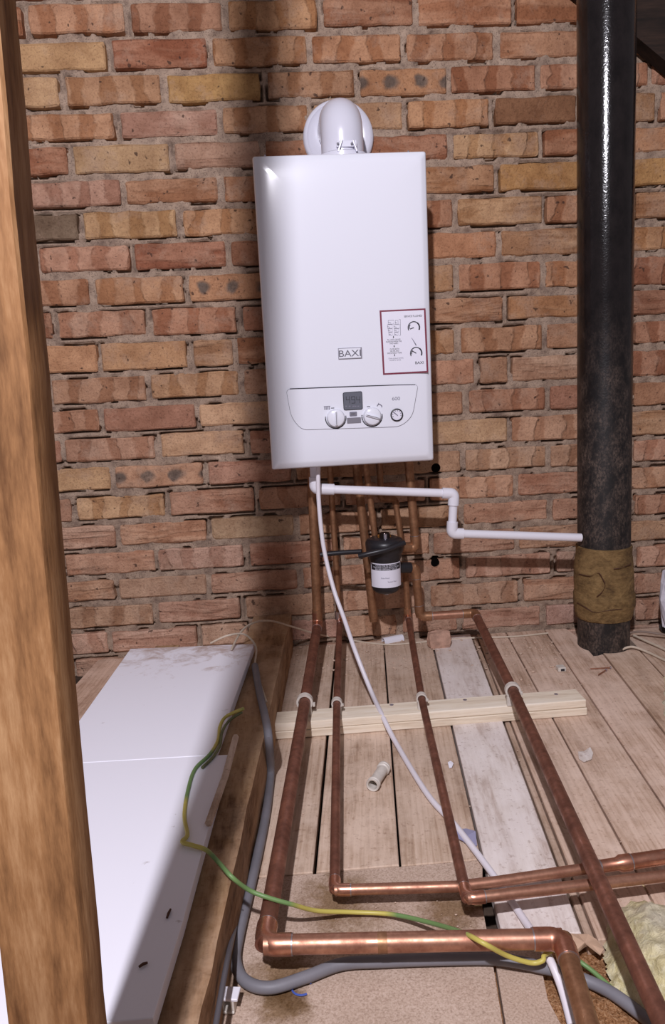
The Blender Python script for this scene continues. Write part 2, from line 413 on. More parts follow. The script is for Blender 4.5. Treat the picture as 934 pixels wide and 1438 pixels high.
# ------------------------------------------------------------------ brick wall
rowL = [50.5, 100.6, 150.7, 197.9, 246, 292, 338, 384, 430, 475.7, 522.8, 566.5, 607.6, 649, 690, 730.5, 769, 807.6, 844, 880.5, 917]
rowR = [38.7, 88, 132.6, 180.5, 226.5, 273, 320, 364.6, 411.5, 454.5, 497.5, 541.8, 583.3, 624.7, 663.3, 702, 738.9, 776.5, 813.5, 850, 886]
xA = P(200, 450, y=0).x; xB = P(700, 450, y=0).x
zl = [(P(200, a, y=0).z, P(700, b, y=0).z) for a, b in zip(rowL, rowR)]
zl = [(a + .082 * k, b + .082 * k) for (a, b), k in ((zl[0], 4), (zl[0], 3), (zl[0], 2), (zl[0], 1))] + zl + [(zl[-1][0] - .08, zl[-1][1] - .08)]
def zrow(i, x):   # i counts the mortar beds from the top (4 = first one seen)
    a, b = zl[i]; return a + (b - a) * (x - xA) / (xB - xA)
# per course: head joints (photo x) and, for each brick, kind of marks + tone
T = dict(o=(200, 150, 112), r=(182, 128, 98), b=(208, 168, 126), y=(202, 156, 104), g=(136, 114, 94), d=(162, 112, 84), p=(206, 156, 126), w=(202, 162, 138))
rows = [
 ([148, 291, 431, 566.5, 697, 830], 'Pb Hr Ko Ko Kr Ho Po'),
 ([82, 226, 367, 500, 630, 757, 914], 'Pb Ko Py Ko So Kr Kp Kp'),
 ([15, 160, 306, 435, 567, 691, 815, 925], 'Ko Ko Hw Ko Pb Ko Pd Po Pp'),
 ([95, 238, 367, 500, 630.5, 761, 890], 'Hr Pb Hw Hr Hr Kb Hr Po'),
 ([35, 169, 306, 435, 569, 697, 830], 'Ko Kw Ho Ko Kr Ho Py Py'),
 ([110.5, 249, 385, 510, 637, 765, 889], 'Pg Kb Ko Ko Kr Hb Ko Ho'),
 ([45, 180, 318, 450, 570, 700, 835], 'Kr Kp Hr Pr Ho Po Hb Ko'),
 ([125.5, 259, 392, 515, 639, 763, 880], 'Ko Ko So Ko Po Ko Ko Kr'),
 ([72, 204.7, 334, 460, 580, 710, 840], 'Kr Kp Kr Pr Ko Ho Ho Hr'),
 ([135, 264, 327, 450, 580, 642, 764, 890], 'Po Po Hb Hr Ko Ko Ko Po Kr'),
 ([66, 203, 337, 470, 600, 670, 716, 850], 'So Ko Ko Ho Ko Po Po Hw Kr'),
 ([138, 274, 405, 530, 654, 769, 889], 'Ko Pr Pb Ko Pr Kr Pr Po'),
 ([84, 219, 344, 480, 590, 714.5, 850], 'Pr Ko Hb Hr Ko Pb Ko Ho'),
 ([155, 286, 410, 530, 650, 770, 886], 'Py So Hr Ko Po Kb Ko Ko'),
 ([99, 230.4, 357.6, 480, 600, 723.7, 850], 'Pr Ky Hr Ko Ko Ko Ho Ko'),
 ([161.5, 289.5, 415, 530, 648, 772, 890], 'Hw Ho Pb Ko Ko Hr Po Ko'),
 ([85, 216.7, 344, 478, 605, 725.5, 850], 'Hr Hr Kw Hr Ko Hr Ho Py'),
 ([160.6, 290.8, 420, 545, 650, 778, 892], 'Ho Po Hr Ko Ko Kw Kw Ko'),
 ([85, 214.6, 338, 470, 600, 732.6, 850], 'Ho Ko Hr Pr Ko Ko Hr Kr'),
 ([151, 277.7, 350, 480, 560, 644.5, 763.5, 890], 'Ko Hw Pb Pr Ko Ko Hw Pw Kr'),
 ([100, 232, 361, 490, 615, 734, 860], 'Ho Hw Hw Pr Ko Ko Pw Pw'),
]
wall = None; BR = []
XMIN, XMAX = -1.0, 1.35
def brick_run(i, js, codes):
    zc = (zl[i][0] + zl[i + 1][0]) / 2; out = []
    xs = []
    if js:
        pyc = (rowL[i - 4] + (rowL[i - 5] if i > 4 else rowL[0] - 50)) / 2
        pyr = (rowR[i - 4] + (rowR[i - 5] if i > 4 else rowR[0] - 50)) / 2
        for j in js: xs.append(P(j, pyc + (pyr - pyc) * (j - 200) / 500, y=0).x)
    else: xs = [-.3 + (i % 2) * .12]; codes = []
    codes = list(codes)
    while xs[0] > XMIN: xs.insert(0, xs[0] - .243 + rng.uniform(-.008, .008)); codes.insert(0, random.choice(['Ko', 'Hr', 'Po', 'Kr', 'Ho']))
    while xs[-1] < XMAX: xs.append(xs[-1] + .243 + rng.uniform(-.008, .008)); codes.append(random.choice(['Ko', 'Hr', 'Po', 'Kr', 'Ho']))
    if not js: codes = [random.choice(['Ko', 'Hr', 'Po', 'Kd', 'Ho', 'Hb']) for _ in xs]
    # number of bricks between joints = len(xs)-1; codes carry one extra at each end
    k0 = 0
    for a, b, c in zip(xs, xs[1:], codes[1 if js else 0:] if len(codes) >= len(xs) else codes): out.append((a, b, c))
    return out
for i in range(0, 25):
    r = i - 4
    if 0 <= r < len(rows):
        js, cs = rows[r]; cs = cs.split()
        pyc = (rowL[r] + (rowL[r - 1] if r else rowL[0] - 50)) / 2; pyr = (rowR[r] + (rowR[r - 1] if r else rowR[0] - 50)) / 2
        xs = [P(j, pyc + (pyr - pyc) * (j - 200) / 500, y=0).x for j in js]
    else: xs = [.02 + (i % 2) * .12, .26 + (i % 2) * .12]; cs = ['Ko', 'Hr', 'Ho']
    cs = list(cs)
    while len(cs) < len(xs) + 1: cs.append('Ko')
    while xs[0] > XMIN: xs.insert(0, xs[0] - .243 + rng.uniform(-.008, .008)); cs.insert(0, random.choice(['Ko', 'Hr', 'Po', 'Kr', 'Ho']))
    while xs[-1] < XMAX: xs.append(xs[-1] + .243 + rng.uniform(-.008, .008)); cs.append(random.choice(['Ko', 'Hr', 'Po', 'Kr', 'Ho']))
    for k in range(len(xs) - 1):
        g = .0072; gz = .0082
        x0 = xs[k] + g + rng.uniform(-.002, .003); x1 = xs[k + 1] - g + rng.uniform(-.003, .002)
        tt = rng.uniform(-.0015, .0025); tb = rng.uniform(-.0015, .0025)
        c4 = [(x0, zrow(i + 1, x0) + gz + tb), (x1, zrow(i + 1, x1) + gz + tb), (x1, zrow(i, x1) - gz - tt), (x0, zrow(i, x0) - gz - tt)]
        BR.append((c4, cs[k + 1] if k + 1 < len(cs) else 'Ko', i))
HOLES = [(P(611, 790, y=0), .0125), (P(612, 657, y=0), .013)]
# mortar: one relief surface, smeared up to the bricks, cracked along some edges
st = .0042; gx = np.arange(XMIN, XMAX + .01, st); gz_ = np.arange(-.14, 2.02, st)
GX, GZ = np.meshgrid(gx, gz_)
GY = .0048 - .014 * (fbm(GX, GZ, 38, 3) - .42) + .002 * (vnoise(GX, GZ, 200, 9) - .5)
crk = fbm(GX, GZ, 16, 21, 3)
for c4, code, i in BR:
    (xa, za), (xb, zb), _, (xd, zd) = c4
    x0i = max(0, int((xa - .02 - XMIN) / st)); x1i = int((xb + .02 - XMIN) / st) + 1
    z0i = max(0, int((min(za, zb) - .02 + .14) / st)); z1i = int((max(zd, c4[2][1]) + .02 + .14) / st) + 1
    sx = GX[z0i:z1i, x0i:x1i]; sz = GZ[z0i:z1i, x0i:x1i]
    if sx.size == 0: continue
    bot = za + (zb - za) * (sx - xa) / (xb - xa); top = zd + (c4[2][1] - zd) * (sx - xa) / (xb - xa)
    dx = np.maximum(xa - sx, sx - xb); dz = np.maximum(bot - sz, sz - top); d = np.maximum(dx, dz)
    cc = crk[z0i:z1i, x0i:x1i]
    bel = (sz < bot + .002)
    m = (np.abs(d) < .0042) & (cc > np.where(bel, .52, .585))
    sub = GY[z0i:z1i, x0i:x1i]; sub[m] = np.maximum(sub[m], .026)
    inn = d < -.0035 - .0075 * np.clip(fbm(sx, sz, 45, 77, 3) * 2.2 - .75, 0, 1); sub[inn] = np.maximum(sub[inn], .018)
for h, r in HOLES:
    m = (GX - h.x) ** 2 + (GZ - h.z) ** 2 < (r + .004) ** 2; GY[m] = .09
wall = grid_mesh('wall_back', GX, GY, GZ, MT['mortar'], None, False); tag(wall, kind='structure')
bm = bmesh.new(); box(bm, XMIN - .3, XMAX + .3, .10, .20, -.3, 2.4); back = bm_obj('wall_core', bm, MT['mortar'], wall)

def brick_mesh(c4):
    cx = sum(p[0] for p in c4) / 4; cz = sum(p[1] for p in c4) / 4
    out = []; rr = .004 + rng.uniform(0, .005)
    A = [Vector((p[0] - cx, 0, p[1] - cz)) for p in c4]
    for k in range(4):
        a, b = A[k], A[(k + 1) % 4]; d = (b - a); L = d.length; d.normalize(); inw = Vector((-d.z, 0, d.x))
        n = 6 if k % 2 == 0 else 2
        for j in range(n + 1):
            t = j / n; s = rr + (L - 2 * rr) * t; off = rng.uniform(-.0018, .0030)
            if j in (0, n): off = rng.uniform(0, .0012)
            out.append(a + d * s + inw * off)
        nx_ = (A[(k + 2) % 4] - b).normalized(); out.append(b - d * rr * .29 + nx_ * rr * .29)
    verts = []; n = len(out)
    f0 = -rng.uniform(.000, .006)
    for sc, y in ((0, .024), (0, f0 + .0035), (.0035, f0)):
        for p in out:
            q = p.copy(); q.x -= sc * (1 if q.x > 0 else -1); q.z -= sc * (1 if q.z > 0 else -1) ; q.y = y + (rng.uniform(-.0012, .0012) if sc else 0); verts.append(q)
    faces = []
    for r_ in range(2):
        for i in range(n): faces.append((r_ * n + i, r_ * n + (i + 1) % n, (r_ + 1) * n + (i + 1) % n, (r_ + 1) * n + i))
    faces.append(tuple(range(2 * n, 3 * n)))
    return verts, faces, (cx, 0, cz)
for c4, code, i in BR:
    v, f, loc = brick_mesh(c4)
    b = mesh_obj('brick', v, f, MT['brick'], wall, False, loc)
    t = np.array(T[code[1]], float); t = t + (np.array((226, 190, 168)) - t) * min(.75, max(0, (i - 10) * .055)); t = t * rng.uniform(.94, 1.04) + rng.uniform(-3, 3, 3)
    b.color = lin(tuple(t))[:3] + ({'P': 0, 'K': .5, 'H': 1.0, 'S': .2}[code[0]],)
    for h, r in HOLES:      # bored holes: cut the brick they go through
        if c4[0][0] - r < h.x < c4[1][0] + r and c4[0][1] - r < h.z < c4[2][1] + r:
            bm = bmesh.new(); lathe(bm, [(r, -.06), (r, .06)], (h.x, 0, h.z), 'y', 20)
            cut = bm_obj('cutter', bm, MT['dark'])
            me = b.data; bmb = bmesh.new(); bmb.from_mesh(me); be = [e for e in bmb.edges if e.is_boundary]
            bmesh.ops.holes_fill(bmb, edges=be); bmesh.ops.recalc_face_normals(bmb, faces=bmb.faces); bmb.to_mesh(me); bmb.free()
            md = b.modifiers.new('hole', 'BOOLEAN'); md.object = cut; md.operation = 'DIFFERENCE'; md.solver = 'EXACT'
            bpy.context.view_layer.update(); dg = bpy.context.evaluated_depsgraph_get()
            nm = bpy.data.meshes.new_from_object(b.evaluated_get(dg)); b.modifiers.clear(); b.data = nm
            bpy.data.objects.remove(cut)
for h, r in HOLES:
    bm = bmesh.new(); lathe(bm, [(r * 1.02, -.002), (r * 1.02, -.07), (0, -.07)], (h.x, 0, h.z), 'y', 20)
    bm_obj('drilled_hole', bm, MT['dark'], wall)

# ------------------------------------------------------------------ floor
bm = bmesh.new(); box(bm, -1.5, 1.6, -3.4, .12, -.10, -.045)
floor = bm_obj('floor', bm, MT['plaster']); tag(floor, kind='structure')
BA = -.107      # the boards run a little askew to the wall
def edge(px1, py1, px2, py2):
    a, b = P(px1, py1, z=0), P(px2, py2, z=0); s = (b.x - a.x) / (b.y - a.y)
    return lambda y: a.x + s * (y - a.y)
E_ = [edge(460, 1040, 443, 1220), edge(550, 1051, 562, 1214), edge(635, 1022, 674, 1190), edge(708, 1016, 754, 1139),
      edge(731, 925, 848, 1139), edge(768, 889, 933, 1133), edge(849, 920, 933, 1028)]
def board(ea, eb, y0, y1, mat, tone=(1, 1, 1), dz=0, gap=.0018, poly=None, name='floorboard', ga=None):
    ga = gap if ga is None else ga
    if poly is None: poly = [(ea(y0) + ga, y0), (eb(y0) - gap, y0), (eb(y1) - gap, y1), (ea(y1) + ga, y1)]
    cx = sum(p[0] for p in poly) / len(poly); cy = sum(p[1] for p in poly) / len(poly)
    o = prism(name, poly, -.022 + dz, dz, mat, floor, (cx, cy, 0), BA, .0016); o.color = tone + (1,); return o
em1 = lambda y: E_[0](y) - .135; em2 = lambda y: E_[0](y) - .27; em3 = lambda y: E_[0](y) - .405; em4 = lambda y: E_[0](y) - .54
yend = P(482, 1221, z=0).y
B_ = MT['board']
board(em1, E_[0], -.004, yend, B_, (.93, .9, .86), gap=.0038)
board(em2, em1, -.004, -1.9, B_, (.8, .78, .75)); board(em3, em2, -.004, -1.9, B_, (.85, .8, .78)); board(em4, em3, -.004, -1.9, B_, (.9, .85, .82))
emx = lambda y: E_[0](y) - .675; board(emx, em4, -.004, -1.9, B_, (.95, .85, .8))
board(E_[0], E_[1], -.004, yend, B_, (1, .97, .93)); board(E_[1], E_[2], -.004, yend - .002, B_, (.9, .87, .83))
yw = P(815, 1312, z=0).y
board(E_[2], E_[3], -.004, yw, MT['pale_board'], (.97, .95, .95), .003, .0022)
e5 = lambda y: E_[3](y) + .016
board(E_[3], e5, -.004, yw - .012, B_, (.82, .78, .74), -.004, .0012, ga=.004)
board(e5, E_[4], -.004, yw - .012, B_, (1.0, .95, .92)); board(E_[4], E_[5], -.004, -1.75, B_, (1.02, .97, .94))
# two boards notched round the soil pipe
q = lambda px, py: tuple(P(px, py, z=0))[:2]
pl = [(E_[5](-1.75) + .002, -1.75), (E_[6](-1.75) - .002, -1.75), (E_[6](-.215) - .002, -.215), q(841, 921), q(833, 922), q(809, 893), (q(809, 893)[0] - .004, -.004), (E_[5](-.004) + .002, -.004)]
board(None, None, 0, 0, B_, (1.04, .98, .95), poly=pl)
e8 = edge(921, 937, 933, 950); e7w = lambda y: e8(-.327) - .117 * (y + .327) * -1
e7w = lambda y: e8(-.327) + .125 * (y + .327)
pl = [(E_[6](-1.75) + .002, -1.75), (e7w(-1.75) - .002, -1.75), (e7w(-.19) - .002, -.19), q(876, 911), q(843.6, 914), (E_[6](-.22) + .002, -.222)]
board(None, None, 0, 0, B_, (1.0, .94, .88), poly=pl)
e9 = lambda y: e7w(y) + .13; e10 = lambda y: e7w(y) + .26; e11 = lambda y: e7w(y) + .39
board(e7w, e9, -.05, -1.75, B_, (.95, .9, .85)); board(e9, e10, -.004, -1.75, B_, (1, .95, .9)); board(e10, e11, -.004, -1.75, B_, (.9, .88, .85))
# chipboard sheets in front of the boards
bxr = -.135
c1 = [(bxr, yend - .003), (P(672, 1192, z=0).x, yend - .003), q(677, 1270), q(692, 1351), q(706, 1438), (P(706, 1438, z=0).x - .03, -1.78), (bxr - .03, -1.78)]
o = prism('chipboard_panel', c1, -.022, -.001, MT['chip'], floor, bevel=.001)
c2 = [(q(678, 1270)[0] + .004, yw - .006), (P(757, 1312, z=0).x, yw - .008), q(757, 1345), q(768, 1400), (P(790, 1438, z=0).x, -1.33), (P(790, 1438, z=0).x - .03, -1.78), (P(706, 1438, z=0).x - .026, -1.78), (q(706, 1438)[0] + .004, q(706, 1438)[1]), (q(692, 1351)[0] + .004, q(692, 1351)[1])]
o = prism('chipboard_panel', c2, -.022, -.003, MT['chip'], floor, bevel=.001)

# sawdust in the open bay
gx = np.arange(.20, .72, .004); gy = np.arange(-1.80, -1.17, .004); X, Y = np.meshgrid(gx, gy)
Z = -.030 + .014 * fbm(X, Y, 14, 40) + .006 * vnoise(X, Y, 160, 41)
o = grid_mesh('sawdust', X, Y, Z, MT['sawdust'], None, False); tag(o, 'brown sawdust lying in the open bay at the bottom right', 'sawdust', kind='stuff')

# ------------------------------------------------------------------ old joist on the left, white sheets on it, post
ZB = .10
tb = thing('old_joist', 'rough brown joist lying between the white sheets and the floorboards', 'joist', (-.12, -.9, 0))
def strip(name, L, R, z0, z1, mat, parent, lz=0, jag=0):
    """long bar between two plan lines given as lists of (x,y)"""
    bm = bmesh.new(); n = len(L); a = []; off = Vector(parent.location) if parent else Vector((0, 0, 0))
    for i in range(n):
        j = rng.uniform(-jag, jag)
        a.append([bm.verts.new(Vector(p) - off) for p in ((L[i][0], L[i][1], z0), (R[i][0] + j, R[i][1], z0), (R[i][0] + j + rng.uniform(-jag, jag), R[i][1], z1 + rng.uniform(-jag, jag)), (L[i][0], L[i][1], z1 + rng.uniform(-jag, jag)))])
    for p_, q_ in zip(a, a[1:]):
        for k in range(4): bm.faces.new((p_[k], p_[(k + 1) % 4], q_[(k + 1) % 4], q_[k]))
    bm.faces.new(a[0]); bm.faces.new(a[-1]); return bm_obj(name, bm, mat, parent)
ys = np.linspace(-.012, -1.9, 40)
tr = [P(371, 1025, z=ZB), P(334, 1180, z=ZB), P(277, 1437, z=ZB)]
sl = (tr[2].x - tr[0].x) / (tr[2].y - tr[0].y)
jr = lambda y: tr[0].x + sl * (y - tr[0].y) + .002
strip('joist_body', [(jr(y) - .105, y) for y in ys], [(jr(y), y) for y in ys], -.045, ZB, MT['beam'], tb, jag=.0012)
tb2 = thing('old_joist', 'brown joist under the far left edge of the white sheets', 'joist', (-.45, -.9, 0))
strip('joist_body', [(jr(y) - .33, y) for y in ys[4:]], [(jr(y) - .27, y) for y in ys[4:]], .0, ZB, MT['beam'], tb2, jag=.001)
ZS = .125
def sheet(pts, label, th=.018, z=ZS):
    return tag(prism('white_sheet', pts, z - th, z, MT['sheet'], None, None, 0, .001), label, 'board', 'white sheets laid on the joists')
s3 = lambda px, py: tuple(P(px, py, z=ZS))[:2]
ysm = P(250, 1065, z=ZS).y
bl = s3(183, 911); br = s3(357, 904); sr = s3(301, 1061); slx = s3(116, 1005)
kx = (slx[0] - bl[0]) / (slx[1] - bl[1])
sh1 = sheet([bl, br, (sr[0], P(301, 1060, z=ZS).y), (bl[0] + kx * (P(90, 1072, z=ZS).y - bl[1]), P(90, 1072, z=ZS).y)], 'dusty white sheet nearer the brick wall')
y1a = P(301, 1060, z=ZS).y - .0025; y1b = P(90, 1072, z=ZS).y - .0025
sh2 = sheet([(-.60, y1b - .004), (bl[0], y1b), (sr[0], y1a), (P(322, 1060, z=ZS).x, y1a), s3(302, 1130), s3(256, 1296), s3(215, 1429), (-.60, P(160, 1436, z=ZS).y)], 'cleaner white sheet nearer the camera, lying in the post\'s shadow')
# loose strip of wood beside the sheet
a, b = P(331, 1035, z=ZS + .0062), P(293, 1156, z=ZS + .0062)
o = tube_obj('wood_strip', [a, a.lerp(b, .5) + Vector((.003, 0, 0)), b], .0058, MT['board'], None, 6); tag(o, 'thin loose strip of wood lying along the joist beside the white sheet', 'stick')
# debris on the sheet
for px, py, dx, dy, l_ in ((201, 1355, 6, -3, 'dark splinter lying near the lower end of the white sheet'), (237, 1283, 2.5, -6, 'dark splinter standing out on the shaded part of the white sheet')):
    a, b = P(px - dx, py - dy, z=ZS + .0022), P(px + dx, py + dy, z=ZS + .0022)
    tag(tube_obj('splinter', [a, a.lerp(b, .5) + Vector((0, 0, .001)), b], lambda u: .0018 * (1 - .5 * abs(u - .5)), MT['rust'], None, 6), l_, 'splinter')
# post
YF, YB = -1.60, -1.568
pa, pb, pc = P(126.5, 1438, y=YF), P(0, 58, y=YF), P(12, 1438, y=YF)
kz = (pb.x - pa.x) / (pb.z - pa.z); wd = pa.x - pc.x
qa, qb = P(150, 1438, y=YB), P(22, 0, y=YB); kq = (qb.x - qa.x) / (qb.z - qa.z)
tp = thing('timber_post', 'rough orange brown timber post standing closest on the left edge', 'post', (pa.x, YF, ZB + .003))
xl = lambda z: pc.x + kz * (z - pc.z)
bm = bmesh.new(); R_ = []
for k in range(46):
    z = ZB + .003 + k * 2.3 / 45; xr = pa.x + kz * (z - pa.z); xq = qa.x + kq * (z - qa.z); j = rng.uniform(-.0007, .0007)
    R_.append([bm.verts.new(Vector(v) - tp.location) for v in ((xl(z), YF, z), (xr - .002 + j, YF, z), (xr + j, YF + .002, z), (xq + j, YB, z), (xl(z), YB, z))])
for a_, b_ in zip(R_, R_[1:]):
    for k in range(5): bm.faces.new((a_[k], a_[(k + 1) % 5], b_[(k + 1) % 5], b_[k]))
bm.faces.new(R_[0]); bm.faces.new(R_[-1]); bm_obj('post_body', bm, MT['post'], tp, True)

# ------------------------------------------------------------------ rafter at the top right
ra, rb = P(885, 45, y=-.06), P(934, 86, y=-.06); d = (rb - ra).normalized(); nrm = Vector((-d.z, 0, d.x)); nrm = nrm if nrm.z > 0 else -nrm
trf = thing('roof_rafter', 'dark sloping roof rafter crossing the top right corner', 'rafter', tuple(ra))
bm = bmesh.new(); s0, s1 = -1.05, .9
corners = []
for s in (s0, s1):
    for (n_, y_) in ((0, -.062), (0, -.012), (.15, -.012), (.15, -.062)): corners.append(bm.verts.new(d * s + nrm * n_ + Vector((0, y_ + .06, 0))))
for f in ((0, 1, 2, 3), (4, 5, 6, 7), (0, 1, 5, 4), (1, 2, 6, 5), (2, 3, 7, 6), (3, 0, 4, 7)): bm.faces.new([corners[k] for k in f])
# the rafter lies in its own slope; give it a local frame along its length
o = bm_obj('rafter_body', bm, MT['rafter'], trf)

# ------------------------------------------------------------------ boiler
BX, BZ, BD, BYAW = -.04387, .54052, .28669, .01719
bo = thing('combi_boiler', 'white wall hung boiler with display, two knobs and a red bordered sticker', 'boiler', (BX, -BD, BZ), rot=(0, 0, BYAW))
bMat = Matrix.Translation((BX, -BD, BZ)) @ Matrix.Rotation(BYAW, 4, 'Z'); bInv = bMat.inverted()
nb = bMat.to_3x3() @ Vector((0, -1, 0))
def PB(px, py, off=0.0):
    d_ = cf + ((px - W / 2) * cr - (py - H / 2) * cu) / FPX
    o_ = Vector((BX, -BD, BZ)) + nb * off; t = (o_ - CAM).dot(nb) / d_.dot(nb); p = bInv @ (CAM + d_ * t); return p
BW, BH = .39, .70
# front cover: shell with rounded, tapering edges
bm = bmesh.new()
def rrect(w0, w1, h0, h1, r, n=6):
    out = []
    for cx, cz, a0 in ((w1 - r, h1 - r, 0), (w0 + r, h1 - r, 90), (w0 + r, h0 + r, 180), (w1 - r, h0 + r, 270)):
        for k in range(n + 1):
            a_ = math.radians(a0 + 90 * k / n); out.append((cx + r * math.cos(a_), cz + r * math.sin(a_)))
    return out
rings = []
for ins, y_, r in ((0, .245, .004), (0, .026, .004), (.0006, .018, .005), (.0024, .0125, .006), (.0050, .0098, .007), (.010, .0078, .009)):
    rings.append([bm.verts.new((x, y_, z)) for x, z in rrect(ins, BW - ins, ins, BH - ins, r)])
for a_, b_ in zip(rings, rings[1:]):
    n = len(a_)
    for k in range(n): bm.faces.new((a_[k], a_[(k + 1) % n], b_[(k + 1) % n], b_[k]))
def front_y(x, z):
    u = abs((x - BW / 2) / (BW / 2)); v = abs((z - BH / 2) / (BH / 2)); return .0045 * u ** 7 + .0055 * v ** 14
for i_, v in enumerate(rings[-1]): pass
prev = rings[-1]
for ins in (.013, .018, .024, .031, .040, .052, .068, .09, .12, .155, .185):
    rg_ = [bm.verts.new((x, front_y(x, z), z)) for x, z in rrect(ins, BW - ins, ins, BH - ins, max(.002, .009 - ins * .05))]
    for k in range(len(rg_)): bm.faces.new((prev[k], prev[(k + 1) % len(rg_)], rg_[(k + 1) % len(rg_)], rg_[k]))
    prev = rg_
bm.faces.new(prev); bm_obj('front_cover', bm, MT['enamel'], bo, True)
bm = bmesh.new(); box(bm, .006, BW - .006, .20, BD - .002, .006, BH - .004); bm_obj('back_frame', bm, MT['case'], bo)
for px in (372, 577):
    p = PB(px, 214); bm = bmesh.new(); lathe(bm, [(.0022, -.002), (.0022, .004), (.0012, .0055), (0, .0055)], (p.x, .03, BH), 'z', 10); bm_obj('cover_screw', bm, MT['silver'], bo, True)
def flat_poly(name, pts, y0, y1, mat, parent, smooth=False):
    """extrude an outline (local x,z) from depth y1 (back) to y0 (front)"""
    bm = bmesh.new(); f = [bm.verts.new((x, y0, z)) for x, z in pts]; b_ = [bm.verts.new((x, y1, z)) for x, z in pts]; n = len(pts)
    bm.faces.new(f); bm.faces.new(b_)
    for k in range(n): bm.faces.new((f[k], f[(k + 1) % n], b_[(k + 1) % n], b_[k]))
    return bm_obj(name, bm, mat, parent)
def round_poly(pts, rs, n=6):
    out = []; m = len(pts)
    for i in range(m):
        b = Vector((pts[i][0], 0, pts[i][1])); a = Vector((pts[i - 1][0], 0, pts[i - 1][1])); c = Vector((pts[(i + 1) % m][0], 0, pts[(i + 1) % m][1]))
        d1 = (a - b).normalized(); d2 = (c - b).normalized(); r = rs[i]
        for k in range(n + 1):
            u = k / n; p = (1 - u) ** 2 * (b + d1 * r) + 2 * u * (1 - u) * b + u * u * (b + d2 * r); out.append((p.x, p.z))
    return out
def outline(name, pts, r, y, mat, parent, closed=True):
    v = [Vector((x, y, z)) for x, z in pts]
    if closed: v = v + [v[0], v[1]]
    bm = bmesh.new(); tube(bm, v, r, 6); return bm_obj(name, bm, mat, parent)
xz = lambda p: (p.x, p.z)
_txt = {}
def text_mesh(s, size):
    cu_ = bpy.data.curves.new('t', 'FONT'); cu_.body = s; cu_.size = size; cu_.align_x = 'CENTER'; cu_.align_y = 'CENTER'
    o = bpy.data.objects.new('t', cu_); C.objects.link(o); bpy.context.view_layer.update()
    me = bpy.data.meshes.new_from_object(o.evaluated_get(bpy.context.evaluated_depsgraph_get()))
    bpy.data.objects.remove(o); return me
def text(name, s, size, at, mat, parent, xs=1.0, shear=0, bold=0, yoff=.0004, bend=None):
    me = text_mesh(s, size); co = [v.co.copy() for v in me.vertices]
    for v, c in zip(me.vertices, co):
        x = c.x * xs + shear * c.y; z = c.y
        if bend: v.co = bend(at[0] + x, at[1] + z)
        else: v.co = (at[0] + x, -yoff, at[1] + z)
    me.materials.clear(); me.materials.append(mat); me.name = name
    return link(bpy.data.objects.new(name, me), parent)
# control panel
pp = [xz(PB(402, 548)), xz(PB(415, 603)), xz(PB(572, 598)), xz(PB(588, 540))]
pp = [xz(PB(402, 547)), xz(PB(409, 586)), xz(PB(424, 603.5)), xz(PB(562, 599)), xz(PB(579, 585)), xz(PB(587, 540))]
po = round_poly(pp, [.010, .018, .014, .016, .018, .010])
pan = flat_poly('control_panel', po, -.0012, .004, MT['enamel'], bo)
outline('panel_seam', po, .0007, -.0006, MT['line'], pan)
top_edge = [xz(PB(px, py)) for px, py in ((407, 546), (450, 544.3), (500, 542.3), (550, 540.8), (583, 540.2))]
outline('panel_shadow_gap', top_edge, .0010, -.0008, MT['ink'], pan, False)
c0 = PB(481.5, 551); c1_ = PB(509, 574.5)
lcd = flat_poly('display', round_poly([(c0.x, c0.z - .001), (c0.x + .0005, c1_.z), (c1_.x, c1_.z), (c1_.x, c0.z)], [.004] * 4), -.0024, 0, MT['lcd'], bo)
outline('display_rim', round_poly([(c0.x, c0.z - .001), (c0.x + .0005, c1_.z), (c1_.x, c1_.z), (c1_.x, c0.z)], [.004] * 4), .0008, -.0022, MT['ink'], lcd)
def seg_digit(s, cx, cz, h, wd_):
    segs = {'4': 'fgbc', '9': 'abcdfg'}[s]; t = .0010; out = bmesh.new()
    S = dict(a=(-wd_ / 2, wd_ / 2, h / 2 - t, h / 2), g=(-wd_ / 2, wd_ / 2, -t / 2, t / 2), d=(-wd_ / 2, wd_ / 2, -h / 2, -h / 2 + t), f=(-wd_ / 2, -wd_ / 2 + t, 0, h / 2), b=(wd_ / 2 - t, wd_ / 2, 0, h / 2), e=(-wd_ / 2, -wd_ / 2 + t, -h / 2, 0), c=(wd_ / 2 - t, wd_ / 2, -h / 2, 0))
    for k in segs:
        a_, b_, c_, d_ = S[k]; box(out, cx + a_, cx + b_, -.0028, -.0023, cz + c_, cz + d_)
    bm_obj('display_digit', out, MT['ink'], lcd)
for s, px in (('4', 488.5), ('9', 496), ('4', 503)):
    p = PB(px, 561.5); seg_digit(s, p.x, p.z, .016, .0085)
bm = bmesh.new()
for px in (486, 491, 496, 499, 503):
    p = PB(px, 570.5); box(bm, p.x - .0022, p.x + .0022, -.0028, -.0023, p.z - .0014, p.z + .0014)
bm_obj('display_icons', bm, MT['greyink'], lcd)
